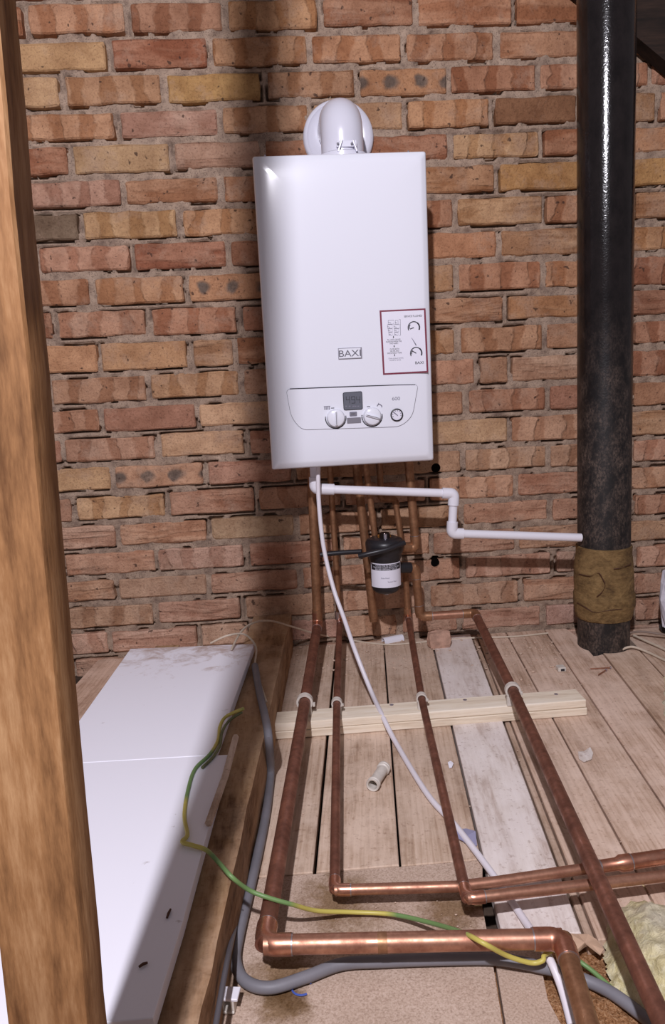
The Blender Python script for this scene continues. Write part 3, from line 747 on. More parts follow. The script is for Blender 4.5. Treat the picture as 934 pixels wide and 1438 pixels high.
def knob(px, py, ang):
    p = PB(px, py); k = thing('knob', None, None); k.parent = bo; k.location = (p.x, -.0012, p.z)
    bpy.data.objects.remove(k)
    bm = bmesh.new(); lathe(bm, [(.0215, 0), (.0215, .003), (.0195, .006), (.0190, .010), (.0165, .0115), (0, .0115)], (p.x, -.0012, p.z), 'y', 36)
    kn = bm_obj('knob', bm, MT['enamel'], bo, True)
    Mk = Matrix.Translation((p.x, 0, p.z)) @ Matrix.Rotation(math.radians(ang), 4, 'Y')
    bm = bmesh.new(); box(bm, -.0027, .0027, -.018, -.0115, -.0165, .0165, Mk, .0012); bm_obj('grip', bm, MT['enamel'], kn, True)
    bm = bmesh.new(); box(bm, -.0006, .0006, -.0186, -.0178, -.015, .015, Mk); bm_obj('pointer_line', bm, MT['line'], kn)
    bm = bmesh.new()
    for t_ in range(-125, 126, 10):
        if abs(t_) < 0: continue
        M2 = Matrix.Translation((p.x, 0, p.z)) @ Matrix.Rotation(math.radians(180 + t_ * .78), 4, 'Y')
        wdt = .0011 + .0006 * (1 - abs(t_) / 125) + (.0008 if t_ % 3 == 0 else 0)
        box(bm, -wdt, wdt, -.0017, -.0013, .0228, .0252, M2)
    bm_obj('dial_ticks', bm, MT['ink'], kn)
knob(471.5, 587, 0); knob(522.5, 584.5, -72)
p = PB(557, 582.5)
bm = bmesh.new(); lathe(bm, [(.0150, 0), (.0150, .003), (.0125, .0042), (.0120, .002), (.0120, .001)], (p.x, -.0012, p.z), 'y', 32)
gauge = bm_obj('pressure_gauge', bm, MT['black'], bo, True)
bm = bmesh.new(); lathe(bm, [(.0122, 0), (.0122, .0022), (0, .0022)], (p.x, -.0012, p.z), 'y', 28); bm_obj('gauge_face', bm, MT['paper'], gauge)
M2 = Matrix.Translation((p.x, 0, p.z)) @ Matrix.Rotation(math.radians(-48), 4, 'Y')
bm = bmesh.new(); box(bm, -.0010, .0010, -.0040, -.0035, -.003, .009, M2)
for t_ in (-110, -80, -50, -20, 10, 40, 70, 100):
    M3 = Matrix.Translation((p.x, 0, p.z)) @ Matrix.Rotation(math.radians(t_), 4, 'Y'); box(bm, -.0009, .0009, -.0040, -.0035, .0088, .0108, M3)
bm_obj('gauge_needle', bm, MT['greyink'], gauge)
def chip(name, px0, py0, px1, py1, mat, h=.0016, r=.0015):
    a_, b_ = PB(px0, py0), PB(px1, py1)
    return flat_poly(name, round_poly([(a_.x, a_.z), (a_.x, b_.z), (b_.x, b_.z), (b_.x, a_.z)], [r] * 4), -.0012 - h, 0, mat, bo)
rb_ = chip('reset_button', 490.8, 578.5, 501.3, 584, MT['greyink']); a_ = PB(496, 581.3)
bm = bmesh.new(); box(bm, a_.x - .0068, a_.x + .0068, -.0032, -.0027, a_.z - .0022, a_.z + .0022); bm_obj('button_window', bm, MT['silver'], rb_)
text('button_lettering', 'RESET', .0042, (a_.x, a_.z), MT['ink'], rb_, yoff=.0034)
chip('option_button', 487, 586.7, 507, 593.5, MT['silver'])
a_ = PB(556, 560); text('model_number', '600', .0115, (a_.x, a_.z), MT['greyink'], bo, yoff=.0016, xs=1.15)
bm = bmesh.new(); a_ = PB(459, 573)
for k in range(4): box(bm, a_.x - .006 + k * .0035, a_.x - .004 + k * .0035, -.0016, -.0010, a_.z - .004, a_.z + .004)
box(bm, a_.x - .007, a_.x + .0085, -.0016, -.0010, a_.z + .0034, a_.z + .0046); bm_obj('radiator_symbol', bm, MT['greyink'], bo)
bm = bmesh.new(); a_ = PB(533, 569.5); tube(bm, [Vector((a_.x + dx, -.0014, a_.z + dz)) for dx, dz in ((-.006, -.001), (-.003, .003), (.002, .002), (.005, -.001), (.005, -.004))], .0012, 6); tube(bm, [Vector((a_.x - .002, -.0014, a_.z + .002)), Vector((a_.x - .002, -.0014, a_.z + .006))], .001, 6); bm_obj('tap_symbol', bm, MT['greyink'], bo)
for px, py in ((467, 573), (517.5, 571)):
    a_ = PB(px, py); bm = bmesh.new(); box(bm, a_.x - .004, a_.x + .004, -.0016, -.0010, a_.z - .0008, a_.z + .0008); bm_obj('off_mark', bm, MT['ink'], bo)
# badge
a_, b_ = PB(474.5, 489), PB(508.5, 503)
bd = flat_poly('badge', round_poly([(a_.x, a_.z), (a_.x, b_.z), (b_.x, b_.z), (b_.x, a_.z)], [.001] * 4), -.0024, .001, MT['silver'], bo)
flat_poly('badge_face', [(a_.x + .0016, a_.z - .0016), (a_.x + .0016, b_.z + .0016), (b_.x - .003, b_.z + .0016), (b_.x - .003, a_.z - .0016)], -.0028, -.002, MT['enamel'], bd)
text('badge_lettering', 'BAXI', .021, ((a_.x + b_.x) / 2 - .0005, (a_.z + b_.z) / 2 - .001), MT['line'], bd, xs=1.18, yoff=.0031)
# red bordered sticker
S4 = [xz(PB(533, 436)), xz(PB(597.5, 433)), xz(PB(601.5, 523)), xz(PB(538, 526.5))]
S4 = [S4[0], S4[3], S4[2], S4[1]]
stk = flat_poly('instruction_sticker', S4, -.0008, .0002, MT['red'], bo)
cx = sum(p[0] for p in S4) / 4; cz = sum(p[1] for p in S4) / 4
ins = lambda k: [(cx + (x - cx) * (1 - .0050 * k), cz + (z - cz) * (1 - .0034 * k)) for x, z in S4]
flat_poly('sticker_paper', ins(15), -.0012, -.0002, MT['paper'], stk)
def stx(name, s, size, px, py, mat='ink', xs=1.0): a_ = PB(px, py); return text(name, s, size, (a_.x, a_.z), MT[mat], stk, xs=xs, yoff=.0016)
stx('sticker_heading', 'SERVICE FLUSHED', .0062, 580, 444, 'ink', .85)
for k, (s, py) in enumerate((('FILL UNTIL GAUGE', 477), ('READS BETWEEN THE', 479.8), ('TWO MARKS', 482.5), ('CLOSE BOTH', 490.2), ('VALVES AND', 493), ('DISCONNECT HOSE', 495.8))):
    stx('sticker_line', s, .0046 if k != 2 else .0043, 553 + (.0 if k < 3 else 1), py, 'ink', .8)
stx('sticker_line', 'Check pressure monthly', .0044, 556, 503, 'greyink', .8); stx('sticker_line', 'and call for service', .0044, 555, 505.6, 'greyink', .8)
stx('sticker_name', 'BAXI', .0088, 589, 509.5, 'ink', 1.1)
bm = bmesh.new()
for (px, py) in ((552.5, 473.5), (553.5, 486.5), (554, 499)):
    a_ = PB(px, py); v = [bm.verts.new((a_.x + dx, -.0016, a_.z + dz)) for dx, dz in ((-.0016, .0008), (.0016, .0008), (0, -.0028))]; bm.faces.new(v); box(bm, a_.x - .0007, a_.x + .0007, -.0018, -.0014, a_.z, a_.z + .003)
bm_obj('sticker_arrows', bm, MT['ink'], stk)
def arc(bm, c, r, a0, a1, th, n=22):
    tube(bm, [Vector((c.x + r * math.sin(math.radians(t)), -.0014, c.z + r * math.cos(math.radians(t)))) for t in np.linspace(a0, a1, n)], th, 6)
for (px, py, na) in ((581, 460, -108), (584.3, 496, -58)):
    a_ = PB(px, py); bm = bmesh.new(); arc(bm, a_, .0132, -115, 115, .0011); arc(bm, a_, .0132, 40, 112, .0017); arc(bm, a_, .0105, -100, -50, .0010)
    e = Vector((a_.x + .0095 * math.sin(math.radians(na)), -.0016, a_.z + .0095 * math.cos(math.radians(na)))); tube(bm, [Vector((a_.x, -.0016, a_.z)), e], .0010, 6)
    bm_obj('gauge_drawing', bm, MT['ink'], stk)
a_, b_ = PB(578, 474.5), PB(584, 484.5); bm = bmesh.new(); tube(bm, [Vector((a_.x, -.0014, a_.z)), Vector((b_.x, -.0014, b_.z))], lambda u: .0014 + .0022 * u, 6, flat=.3); bm_obj('screwdriver_drawing', bm, MT['greyink'], stk)
bm = bmesh.new()
for (x0, y0, x1, y1) in ((545, 450, 553, 455), (555, 450, 559, 455), (544, 456, 551, 461), (553, 456, 561, 461), (545, 462, 551, 466), (554, 462, 560, 466), (546, 467, 551, 471), (554, 467, 559, 471)):
    p0, p1 = PB(x0, y0), PB(x1, y1)
    tube(bm, [Vector((x, -.0014, z)) for x, z in ((p0.x, p0.z), (p1.x, p0.z), (p1.x, p1.z), (p0.x, p1.z), (p0.x, p0.z))], .0004, 4)
    tube(bm, [Vector((p0.x, -.0014, (p0.z + p1.z) / 2)), Vector(((p0.x + p1.x) / 2, -.0014, (p0.z * .3 + p1.z * .7)))], .0005, 4)
p0, p1 = PB(562, 448.5), PB(564.5, 471)
tube(bm, [Vector((x, -.0014, z)) for x, z in ((p0.x - .003, p0.z), (p0.x, p0.z), (p1.x - .0035, p1.z), (p1.x - .0065, p1.z))], .0004, 4)
bm_obj('pipework_drawing', bm, MT['greyink'], stk)

# ------------------------------------------------------------------ flue
fc = P(475.5, 192, y=-.012); fl = thing('flue_elbow', 'white round flue elbow rising from the boiler top into a white wall plate', 'flue', (fc.x, -.14, BZ + BH))
L0 = Vector(fl.location)
bm = bmesh.new(); lathe(bm, [(.090, 0), (.0895, .008), (.086, .014), (.080, .0165), (.074, .012), (.05, .012), (0, .012)], Vector((fc.x, -.001, fc.z)) - L0, 'y', 48); bm_obj('wall_plate', bm, MT['enamel2'], fl, True)
zt = P(475, 138, y=-.17).z; re = .0505; zt += .021; yc = -.145
zc_ = zt - re
path = [Vector((fc.x - .003, yc, BZ + BH - .002)), Vector((fc.x - .003, yc, zc_ - .045)), Vector((fc.x - .003, yc, zc_)), Vector((fc.x - .003, -.02, zc_))]
bm = bmesh.new(); tube(bm, [p - L0 for p in fillet([path[0], path[2], path[3]], .05, 12)], re, 36); bm_obj('elbow', bm, MT['enamel2'], fl, True)
bm = bmesh.new(); lathe(bm, [(.060, 0), (.060, .026), (.056, .029), (.052, .029)], Vector((fc.x - .003, yc, BZ + BH - .002)) - L0, 'z', 36); bm_obj('flue_collar', bm, MT['enamel2'], fl, True)
yy = yc - re * 1.02
for (px0, px1, ang) in ((473.5, 481, 20), (495, 501, -20)):
    a_, b_ = P(px0, 199, y=yy), P(px1, 212, y=yy); bm = bmesh.new()
    Mx = Matrix.Translation(a_.lerp(b_, .5) - L0) @ Matrix.Rotation(math.radians(ang), 4, 'Y'); box(bm, -.0025, .0025, -.008, .006, -.014, .014, Mx, .001); bm_obj('clamp_lug', bm, MT['silver'], fl)
a_, b_ = P(472, 198, y=yy), P(501, 206, y=yy); bm = bmesh.new(); box(bm, a_.x - L0.x, b_.x - L0.x, yy - L0.y - .003, yy - L0.y + .012, b_.z - L0.z, a_.z - L0.z, None, .001); bm_obj('clamp_plate', bm, MT['enamel2'], fl)
for px in (474.5, 494):
    a_ = P(px, 202, y=yy - .004); bm = bmesh.new(); lathe(bm, [(.0026, 0), (.0026, .0035), (0, .0035)], a_ - L0, 'y', 10); bm_obj('clamp_bolt', bm, MT['line'], fl)

# ------------------------------------------------------------------ soil pipe
spx = .812; spy = -.15; sr_ = .0672
a_ = P(850, 400, y=spy).x; b_ = P(848, 760, y=spy).x
so = thing('soil_pipe', 'thick black soil stack with a brown wrapped joint near its foot', 'pipe', (b_, spy, -.045))
def ring_tube(name, prof, mat, parent, n=48, jag=0, seed=1):
    bm = bmesh.new(); rings = []
    r_ = np.random.RandomState(seed)
    for r, z, ox in prof:
        rings.append([bm.verts.new((ox + (r + (jag * (fbm(np.array([k * .11 * 1.0 if k < n / 2 else (n - k) * .11]), np.array([z * 9]), 1.7, seed)[0] - .5))) * math.cos(2 * math.pi * k / n), (r + (jag * (fbm(np.array([k * .11 if k < n / 2 else (n - k) * .11]), np.array([z * 9]), 1.7, seed)[0] - .5))) * math.sin(2 * math.pi * k / n), z)) for k in range(n)])
    for a1, b1 in zip(rings, rings[1:]):
        for k in range(n): bm.faces.new((a1[k], a1[(k + 1) % n], b1[(k + 1) % n], b1[k]))
    bm.faces.new(rings[0]); bm.faces.new(rings[-1]); return bm_obj(name, bm, mat, parent, True)
kx_ = (a_ - b_) / .6
zs = np.linspace(0, 2.35, 60)
ring_tube('pipe_barrel', [(sr_, z, kx_ * (z - .37)) for z in zs], MT['soil'], so)
zt_, zb_ = P(848, 774, y=spy - sr_).z + .045, P(848, 876, y=spy - sr_).z + .045
pr = []
for k in range(26):
    u = k / 25; z = zb_ + (zt_ - zb_) * u
    bulge = .0065 * math.sin(math.pi * min(1, u * 1.15)) ** .6 if u < .87 else 0
    pr.append((sr_ + .0035 + bulge + (.003 if .15 < u < .34 else 0), z, kx_ * (z - .37)))
pr = [(sr_ - .001, zb_ - .002, 0)] + pr + [(sr_ - .001, zt_ + .001, 0)]
ring_tube('joint_wrapping', pr, MT['wrap'], so, jag=.008, seed=5)
bm = bmesh.new()
for (pts_) in ([(810, 846), (822, 853), (835, 860), (850, 858), (866, 856), (884, 856)], [(813, 806), (828, 809), (840, 804), (846, 812)], [(862, 799), (874, 797), (886, 792)], [(838, 838), (845, 832), (850, 822), (846, 812)]):
    vv = []
    for px, py in pts_:
        best = None
        for rr_ in (sr_ + .012,):
            # the point of the wrapped cylinder seen there
            d_ = cf + ((px - W / 2) * cr - (py - H / 2) * cu) / FPX
            ox, oy = CAM.x - b_, CAM.y - spy; A_ = d_.x ** 2 + d_.y ** 2; B2 = 2 * (ox * d_.x + oy * d_.y); C2 = ox * ox + oy * oy - rr_ ** 2
            disc = max(0, B2 * B2 - 4 * A_ * C2); t = (-B2 - math.sqrt(disc)) / (2 * A_); best = CAM + d_ * t
        vv.append(best - Vector(so.location))
    bm = bmesh.new(); tube(bm, smooth_path(vv, 4), lambda u: .0009 + .0005 * math.sin(u * 9), 6); bm_obj('wrap_crease', bm, MT['rust'], so, True)

# ------------------------------------------------------------------ copper pipe runs
def elbow_part(parent, a, b, c, r, R, mat, ring=True):
    L0 = Vector(parent.location); d1 = (a - b).normalized(); d2 = (c - b).normalized(); ang = d1.angle(d2)
    t = R / math.tan(ang / 2); soc = r * 1.5
    soc = soc if ang < 2.0 else r * .6; pts = fillet([b + d1 * (t + soc), b, b + d2 * (t + soc)], R, 9)
    bm = bmesh.new(); tube(bm, [p - L0 for p in pts], r * 1.13, 18); e = bm_obj('elbow_fitting', bm, mat, parent, True)
    if ring:
        for d_ in (d1, d2):
            p = b + d_ * (t + soc); bm = bmesh.new(); tube(bm, [p - L0 - d_ * .0006, p - L0 + d_ * .0016], r * 1.10, 16); bm_obj('solder_ring', bm, MT['solder'], e, True)
def run(name, label, pts, r, mat, mats=None, group='copper pipes below the boiler', cat='pipe', elbow_at=None, emat=None, ring=True):
    """pts in order; corners listed in elbow_at get a fitting, other corners are bends of the pipe"""
    root = thing(name, label, cat, tuple(pts[0]), group); L0 = Vector(root.location); k0 = 0; elbow_at = elbow_at or []
    cuts = [0] + elbow_at + [len(pts) - 1]
    for j, (i0, i1) in enumerate(zip(cuts, cuts[1:])):
        seg = [Vector(p) - L0 for p in pts[i0:i1 + 1]]
        q_ = fillet(seg, r * 2.4, 6)
        # even out long straights so that the surface shading stays clean
        bm = bmesh.new(); tube(bm, q_, r, 18); bm_obj('pipe_length', bm, (mats[j] if mats else mat), root, True)
    for i in elbow_at: elbow_part(root, Vector(pts[i - 1]), Vector(pts[i]), Vector(pts[i + 1]), r, r * 1.35, emat or mat, ring)
    return root
def coupling(parent, p, d, r, l, mat, name='coupling'):
    L0 = Vector(parent.location); d = d.normalized(); bm = bmesh.new(); p = Vector(p) - L0
    tube(bm, [p - d * l / 2, p - d * (l / 2 - .001), p + d * (l / 2 - .001), p + d * l / 2], r, 18); return bm_obj(name, bm, mat, parent, True)
ZC = .0675
# A: the leftmost, widest
A0 = P(437, 640, y=-.10); A0.z = BZ + .01
A = [A0, P(446, 876, y=-.10), P(428, 987, z=ZC), P(371, 1327, z=.056), P(790, 1318, z=.056)]
Aend = P(790, 1318, z=.056); d_ = (P(826, 1438, z=.056) - P(797, 1340, z=.056)).normalized()
A.append(Aend + d_ * .62)
rA = run('copper_pipe', 'leftmost wide copper pipe, turning right across the front of the floor', A, .0122, MT['copper'], [MT['copper_dull'], MT['copper_red'], MT['copper'], MT['copper_dull']], elbow_at=[1, 3, 4], emat=MT['copper_bright'])
coupling(rA, P(446, 868, y=-.10), Vector((0, 0, 1)), .0138, .05, MT['copper_dull'])
coupling(rA, P(430, 985, z=ZC), A[3] - A[2], .0129, .01, MT['copper_dull'])
coupling(rA, A[3].lerp(A[4], .40), A[4] - A[3], .01245, .012, MT['copper_dull'], 'pipe_joint')
# B
B0 = P(462, 640, y=-.09); B0.z = BZ + .01
Bp = [B0, P(477, 872, y=-.09), P(473, 987, z=.0625), P(470, 1250, z=.036), P(640, 1245, z=.036), P(700, 1238, z=.036), P(868, 1213, z=.036)]
rB = run('copper_pipe', 'second copper pipe from the left, thin, turning right to the wider reducer', Bp, .0078, MT['copper_red'], [MT['copper_dull'], MT['copper_red'], MT['copper']], elbow_at=[1, 3], emat=MT['copper_bright'])
Bd = (P(934, 1203, z=.038) - P(868, 1213, z=.036)).normalized()
bm = bmesh.new(); L0 = Vector(rB.location); p = Bp[-1]
tube(bm, [p - L0 - Bd * .028, p - L0 - Bd * .002, p - L0 + Bd * .004, p - L0 + Bd * .018], lambda u: .0092 if u < .4 else .0122, 18); bm_obj('reducer', bm, MT['copper_bright'], rB, True)
bm = bmesh.new(); tube(bm, [p - L0 + Bd * .012, p - L0 + Bd * .6], .0110, 18); bm_obj('pipe_length', bm, MT['copper_bright'], rB, True)
for s_ in (-.028, .019): coupling(rB, p + Bd * s_, Bd, .0098 if s_ < 0 else .0119, .002, MT['solder'], 'solder_ring')
# lower vertical joint fitting on B
coupling(rB, P(475, 864, y=-.09), Vector((0, 0, 1)), .0092, .022, MT['solder'])
# C
C0 = P(569, 795, y=-.10)
Cp = [C0, P(573, 866, y=-.10), P(592, 980, z=.0625), P(656, 1262, z=.053), P(700, 1257, z=.053)]
dC = (P(934, 1230, z=.045) - P(700, 1257, z=.053)).normalized(); Cp.append(P(700, 1257, z=.053) + dC * .9)
rC = run('copper_pipe', 'thin copper pipe from behind the black filter, third over the pale batten', Cp, .0078, MT['copper_red'], [MT['copper_dull'], MT['copper_red'], MT['copper']], elbow_at=[1, 3], emat=MT['copper_bright'])
coupling(rC, P(572, 858, y=-.10), Vector((0, 0, 1)), .0094, .016, MT['copper_dull'])
# D: from the filter outlet, to the right and over the floor
YD = -.15
Dp = [P(556, 797, y=YD), P(583, 796, y=YD), P(590, 866, y=YD), P(667, 861, y=YD), P(720, 969, z=.071), P(934, 1442, z=.083)]
dd = (Dp[-1] - Dp[-2]).normalized(); Dp[-1] = Dp[-1] + dd * .3
rD = run('copper_pipe', 'rightmost copper pipe, stepping right then running diagonally over the other pipes', Dp, .0113, MT['copper_dull'], [MT['copper_dull'], MT['copper_dull'], MT['copper'], MT['copper_red']], elbow_at=[1, 2, 3], emat=MT['copper_dull'])
# D1
Ez = P(573, 640, y=YD); Ez.z = BZ + .01
D1 = [Ez, P(584, 770, y=YD), P(556, 771, y=YD)]
run('copper_pipe', 'copper pipe from the boiler curving left into the top of the black filter', D1, .0112, MT['copper_dull'], elbow_at=[1], emat=MT['copper_dull'])
# E
E0 = P(499, 640, y=-.11); E0.z = BZ + .01
Ee = [E0, P(525, 872, y=-.11)]
rE = run('copper_pipe', 'open ended copper pipe hanging behind the left of the black filter', Ee, .0112, MT['copper_dull'])
bm = bmesh.new(); L0 = Vector(rE.location); dE = (Ee[1] - Ee[0]).normalized(); tube(bm, [Ee[1] - L0 - dE * .006, Ee[1] - L0 + dE * .0006], .0098, 16); bm_obj('open_end', bm, MT['dark'], rE)
coupling(rE, P(524, 862, y=-.11), dE, .0122, .022, MT['copper_dull'])
F0 = P(512, 640, y=-.16); F0.z = BZ + .01
run('copper_pipe', 'short thin copper pipe running down to the top left of the black filter', [F0, P(527, 757, y=-.16)], .0080, MT['copper_dull'])
G0 = P(533, 640, y=-.13); G0.z = BZ + .01
run('copper_pipe', 'thin copper pipe with a small jog right above the black filter', [G0, P(535, 700, y=-.13), P(555, 701, y=-.13), P(564, 764, y=-.13)], .0078, MT['copper_dull'], elbow_at=[1, 2], emat=MT['copper_dull'], ring=False)

# ------------------------------------------------------------------ magnetic filter
YFL = -.19; fcx = P(541, 790, y=YFL).x; z_ = lambda py: P(541, py, y=YFL).z
ft = thing('system_filter', 'black canister filter with a white label under the boiler', 'filter', (fcx, YFL, z_(832)))
L0 = Vector(ft.location)
def fl_lathe(name, prof, mat, parent=ft, n=36, axis='z', off=(0, 0, 0)):
    bm = bmesh.new(); lathe(bm, prof, off, axis, n); return bm_obj(name, bm, mat, parent, True)
H_ = lambda py: z_(py) - L0.z
fl_lathe('canister', [(.012, 0), (.026, .003), (.035, .010), (.0375, .018), (.0385, H_(800)), (.039, H_(786)), (.043, H_(780)), (.0435, H_(776))], MT['black'])
fl_lathe('lid', [(.044, H_(777)), (.0475, H_(773)), (.049, H_(766)), (.049, H_(761)), (.045, H_(757)), (.032, H_(754)), (0, H_(753))], MT['black'])
nubd = fl_lathe('drain_plug', [(.0, -.006), (.007, -.005), (.008, .002)], MT['silver'], n=16)
fl_lathe('vent_seat', [(.019, H_(756)), (.017, H_(751)), (.010, H_(749)), (.010, H_(748))], MT['brass'], n=24)
fl_lathe('vent_cap', [(.014, H_(757)), (.014, H_(750)), (.011, H_(746.5)), (.0, H_(746))], plain('dark_chrome', (60, 52, 50), .15, .9), n=20, off=(0, -.01, .0))
fl_lathe('vent_screw', [(.0045, -.0), (.0045, .018), (0, .018)], MT['silver'], n=12, axis='z', off=(.0, -.024, H_(757)))
# lever wrapped over the lid
lv = [P(450, 779, y=YFL - .02), P(480, 776, y=YFL - .03), P(508, 774.5, y=YFL - .045)]
bm = bmesh.new(); tube(bm, [p - L0 for p in smooth_path(lv, 4)], .0062, 10); lev = bm_obj('lever_arm', bm, MT['black'], ft, True)
lv = [P(504, 781, y=YFL - .052), P(520, 777, y=YFL - .058), P(545, 771, y=YFL - .056), P(568, 762, y=YFL - .04)]
bm = bmesh.new(); tube(bm, [p - L0 for p in smooth_path(lv, 5)], .0075, 10, flat=.9); bm_obj('clamp_band', bm, MT['black'], ft, True)
for py, lb in ((769, 0), (797, 0)):
    a_ = P(560, py, y=-.165); b_2 = P(576, py, y=YD); bm = bmesh.new(); tube(bm, [P(545, py, y=-.17) - L0, b_2 - L0], .0145, 16); bm_obj('side_port', bm, MT['copper_dull'] if py < 780 else MT['black'], ft, True)
# label
RL = .0392; zt1, zb1 = H_(786.5), H_(820)
def cyl(u, z, rr=RL): a_ = u / RL; return Vector((rr * math.sin(a_), -rr * math.cos(a_), z))
def curved(name, u0, u1, z0, z1, rr, mat, parent=ft, n=20):
    bm = bmesh.new(); lo_ = [bm.verts.new(cyl(u0 + (u1 - u0) * k / n, z0, rr)) for k in range(n + 1)]; hi = [bm.verts.new(cyl(u0 + (u1 - u0) * k / n, z1, rr)) for k in range(n + 1)]
    for k in range(n): bm.faces.new((lo_[k], lo_[k + 1], hi[k + 1], hi[k]))
    return bm_obj(name, bm, mat, parent, True)
lab = curved('label', -.050, .046, zb1, zt1, RL + .0004, MT['paper'])
curved('label_band', -.046, .042, zt1 - .0175, zt1 - .0025, RL + .0007, MT['ink'], lab)
for k, s in enumerate(('CLEAN THE FILTER EVERY', 'YEAR AND CLOSE BOTH VALVES', 'BEFORE OPENING THE LID')):
    text('label_line', s, .0052, (-.002, zt1 - .0055 - k * .0048), MT['paper'], lab, xs=.95, bend=lambda u, z: cyl(u, z, RL + .0010))
text('label_line', 'Date fitted', .0048, (-.006, (zt1 + zb1) / 2 - .006), MT['greyink'], lab, bend=lambda u, z: cyl(u, z, RL + .0009))
text('label_line', 'System filter', .0048, (.012, (zt1 + zb1) / 2 - .016), MT['greyink'], lab, bend=lambda u, z: cyl(u, z, RL + .0009))

# ------------------------------------------------------------------ white condensate pipe
YW = -.185
w0 = P(441, 650, y=YW); w0.z = BZ + .004
Wp = [w0, P(442.5, 686.5, y=YW), P(637.5, 693, y=YW), P(634.5, 749, y=YW), P(816, 755, y=YW + .01)]
wr = thing('condensate_pipe', 'white plastic waste pipe stepping from the boiler to the black soil stack', 'pipe', tuple(Wp[0])); L0 = Vector(wr.location)
rw = .0109
for a_, b_ in zip(Wp, Wp[1:]):
    bm = bmesh.new(); tube(bm, [a_ - L0, b_ - L0], rw, 20); bm_obj('pipe_length', bm, MT['pvc'], wr, True)
for i in (1, 2, 3):
    b_ = Wp[i]; d1 = (Wp[i - 1] - b_).normalized(); d2 = (Wp[i + 1] - b_).normalized()
    bm = bmesh.new(); tube(bm, [p - L0 for p in fillet([b_ + d1 * .030, b_, b_ + d2 * (.048 if i == 1 else .030)], .010, 6)], .0142, 20); bm_obj('elbow_fitting', bm, MT['pvc'], wr, True)

# ------------------------------------------------------------------ white hose and cables
def cable(name, label, cat, spec, r, mat, n=10, group=None, seg=8, flat=1.0):
    pts = [P(px, py, **{k: v}) for px, py, k, v in spec]
    o = tube_obj(name, smooth_path(pts, seg), r, mat, None, n, flat=flat); return tag(o, label, cat, group)
cable('drain_hose', 'white flexible hose curving from the boiler down across the floor under the pipes', 'hose',
      [(447, 655, 'y', -.225), (447.5, 700, 'y', -.23), (454, 765, 'y', -.24), (468, 825, 'y', -.27), (483, 868, 'y', -.31), (498, 912, 'y', -.38), (520, 968, 'z', .046), (536, 1003, 'z', .034), (556, 1043, 'z', .008), (600, 1115, 'z', .0062), (640, 1160, 'z', .0062), (690, 1225, 'z', .0065), (735, 1290, 'z', .009), (768, 1340, 'z', .022), (788, 1385, 'z', .006), (803, 1440, 'z', -.012)], .0054, MT['hose'], 12)
def on_side(px, py, off):
    d_ = cf + ((px - W / 2) * cr - (py - H / 2) * cu) / FPX
    t = (tr[0].x + .002 + off + sl * (CAM.y - tr[0].y) - CAM.x) / (d_.x - sl * d_.y); return (CAM + d_ * t).z
cable('grey_conduit', 'thick grey cable running beside the joist and looping under the front copper pipe', 'cable',
      [(358, 935, 'z', .112), (364, 970, 'z', .111), (372, 1005, 'z', .108), (377, 1035, 'z', max(.05, on_side(377, 1035, .012))), (380, 1085, 'z', .018), (374, 1140, 'z', .009), (362, 1200, 'z', .009), (348, 1260, 'z', .009), (335, 1315, 'z', .009), (331, 1350, 'z', .009), (345, 1378, 'z', .009), (380, 1387, 'z', .009), (430, 1372, 'z', .009), (480, 1354, 'z', .009), (540, 1350, 'z', .009), (620, 1347, 'z', .009), (700, 1347, 'z', .009), (760, 1358, 'z', .009), (810, 1372, 'z', -.004), (860, 1395, 'z', -.006), (920, 1440, 'z', -.006)], .0078, MT['grey_cable'], 12)
cable('thin_grey_pipe', 'thin grey tube rising along the foot of the joist at the bottom', 'tube',
      [(344, 1283, 'z', .012), (335, 1280, 'z', .016), (331, 1296, 'z', .014), (319, 1350, 'z', max(.005, on_side(319, 1350, .006))), (302, 1445, 'z', max(.005, on_side(302, 1445, .006)))], .0036, MT['thin_grey'], 10, seg=6)
zz = ZS + .004; z2 = ZS + .003
cable('earth_cable', 'green and yellow earth cable trailing over the white sheet, joist and copper pipes', 'cable',
      [(342, 995, 'z', zz + .03), (318, 1006, 'z', zz + .012), (309, 1020, 'z', zz), (306, 1040, 'z', z2), (294, 1060, 'z', z2), (274, 1080, 'z', z2), (264, 1110, 'z', z2), (259, 1145, 'z', z2), (263, 1172, 'z', z2 + .002), (256, 1182, 'z', z2 + .003), (270, 1187, 'z', z2 + .002), (290, 1194, 'z', z2), (308, 1212, 'z', .118), (326, 1232, 'z', .112), (350, 1250, 'z', .085), (378, 1261, 'z', .074), (410, 1270, 'z', .060), (445, 1279, 'z', .03), (495, 1281, 'z', .012), (550, 1284, 'z', .012), (605, 1296, 'z', .03), (650, 1310, 'z', .062), (680, 1325, 'z', .072), (712, 1342, 'z', .045), (745, 1352, 'z', .030), (762, 1349, 'z', .033), (766, 1340, 'z', .034), (790, 1330, 'z', .022), (810, 1347, 'z', .002), (835, 1366, 'z', -.006), (868, 1396, 'z', -.010)], .0031, MT['earth'], 10)
cable('grey_green_cable', 'dull green cable twisted beside the earth cable on the sheet edge', 'cable',
      [(340, 1000, 'z', zz + .022), (322, 1012, 'z', zz + .008), (312, 1028, 'z', z2 + .003), (309, 1046, 'z', z2), (300, 1062, 'z', z2), (284, 1078, 'z', z2)], .0026, MT['earth_grey'], 8)
cable('cream_cable', 'thin cream cable looping over the sheet corner and along the wall foot', 'cable',
      [(325, 912, 'z', .13), (338, 888, 'z', .15), (355, 875, 'z', .17), (380, 872, 'z', .15), (410, 880, 'z', .10), (440, 889, 'z', .05), (480, 897, 'z', .006), (540, 905, 'z', .003), (590, 902, 'z', .003), (660, 896, 'z', .003), (720, 894, 'z', .003), (770, 889, 'z', .003)], .0026, MT['cream_cable'], 8)
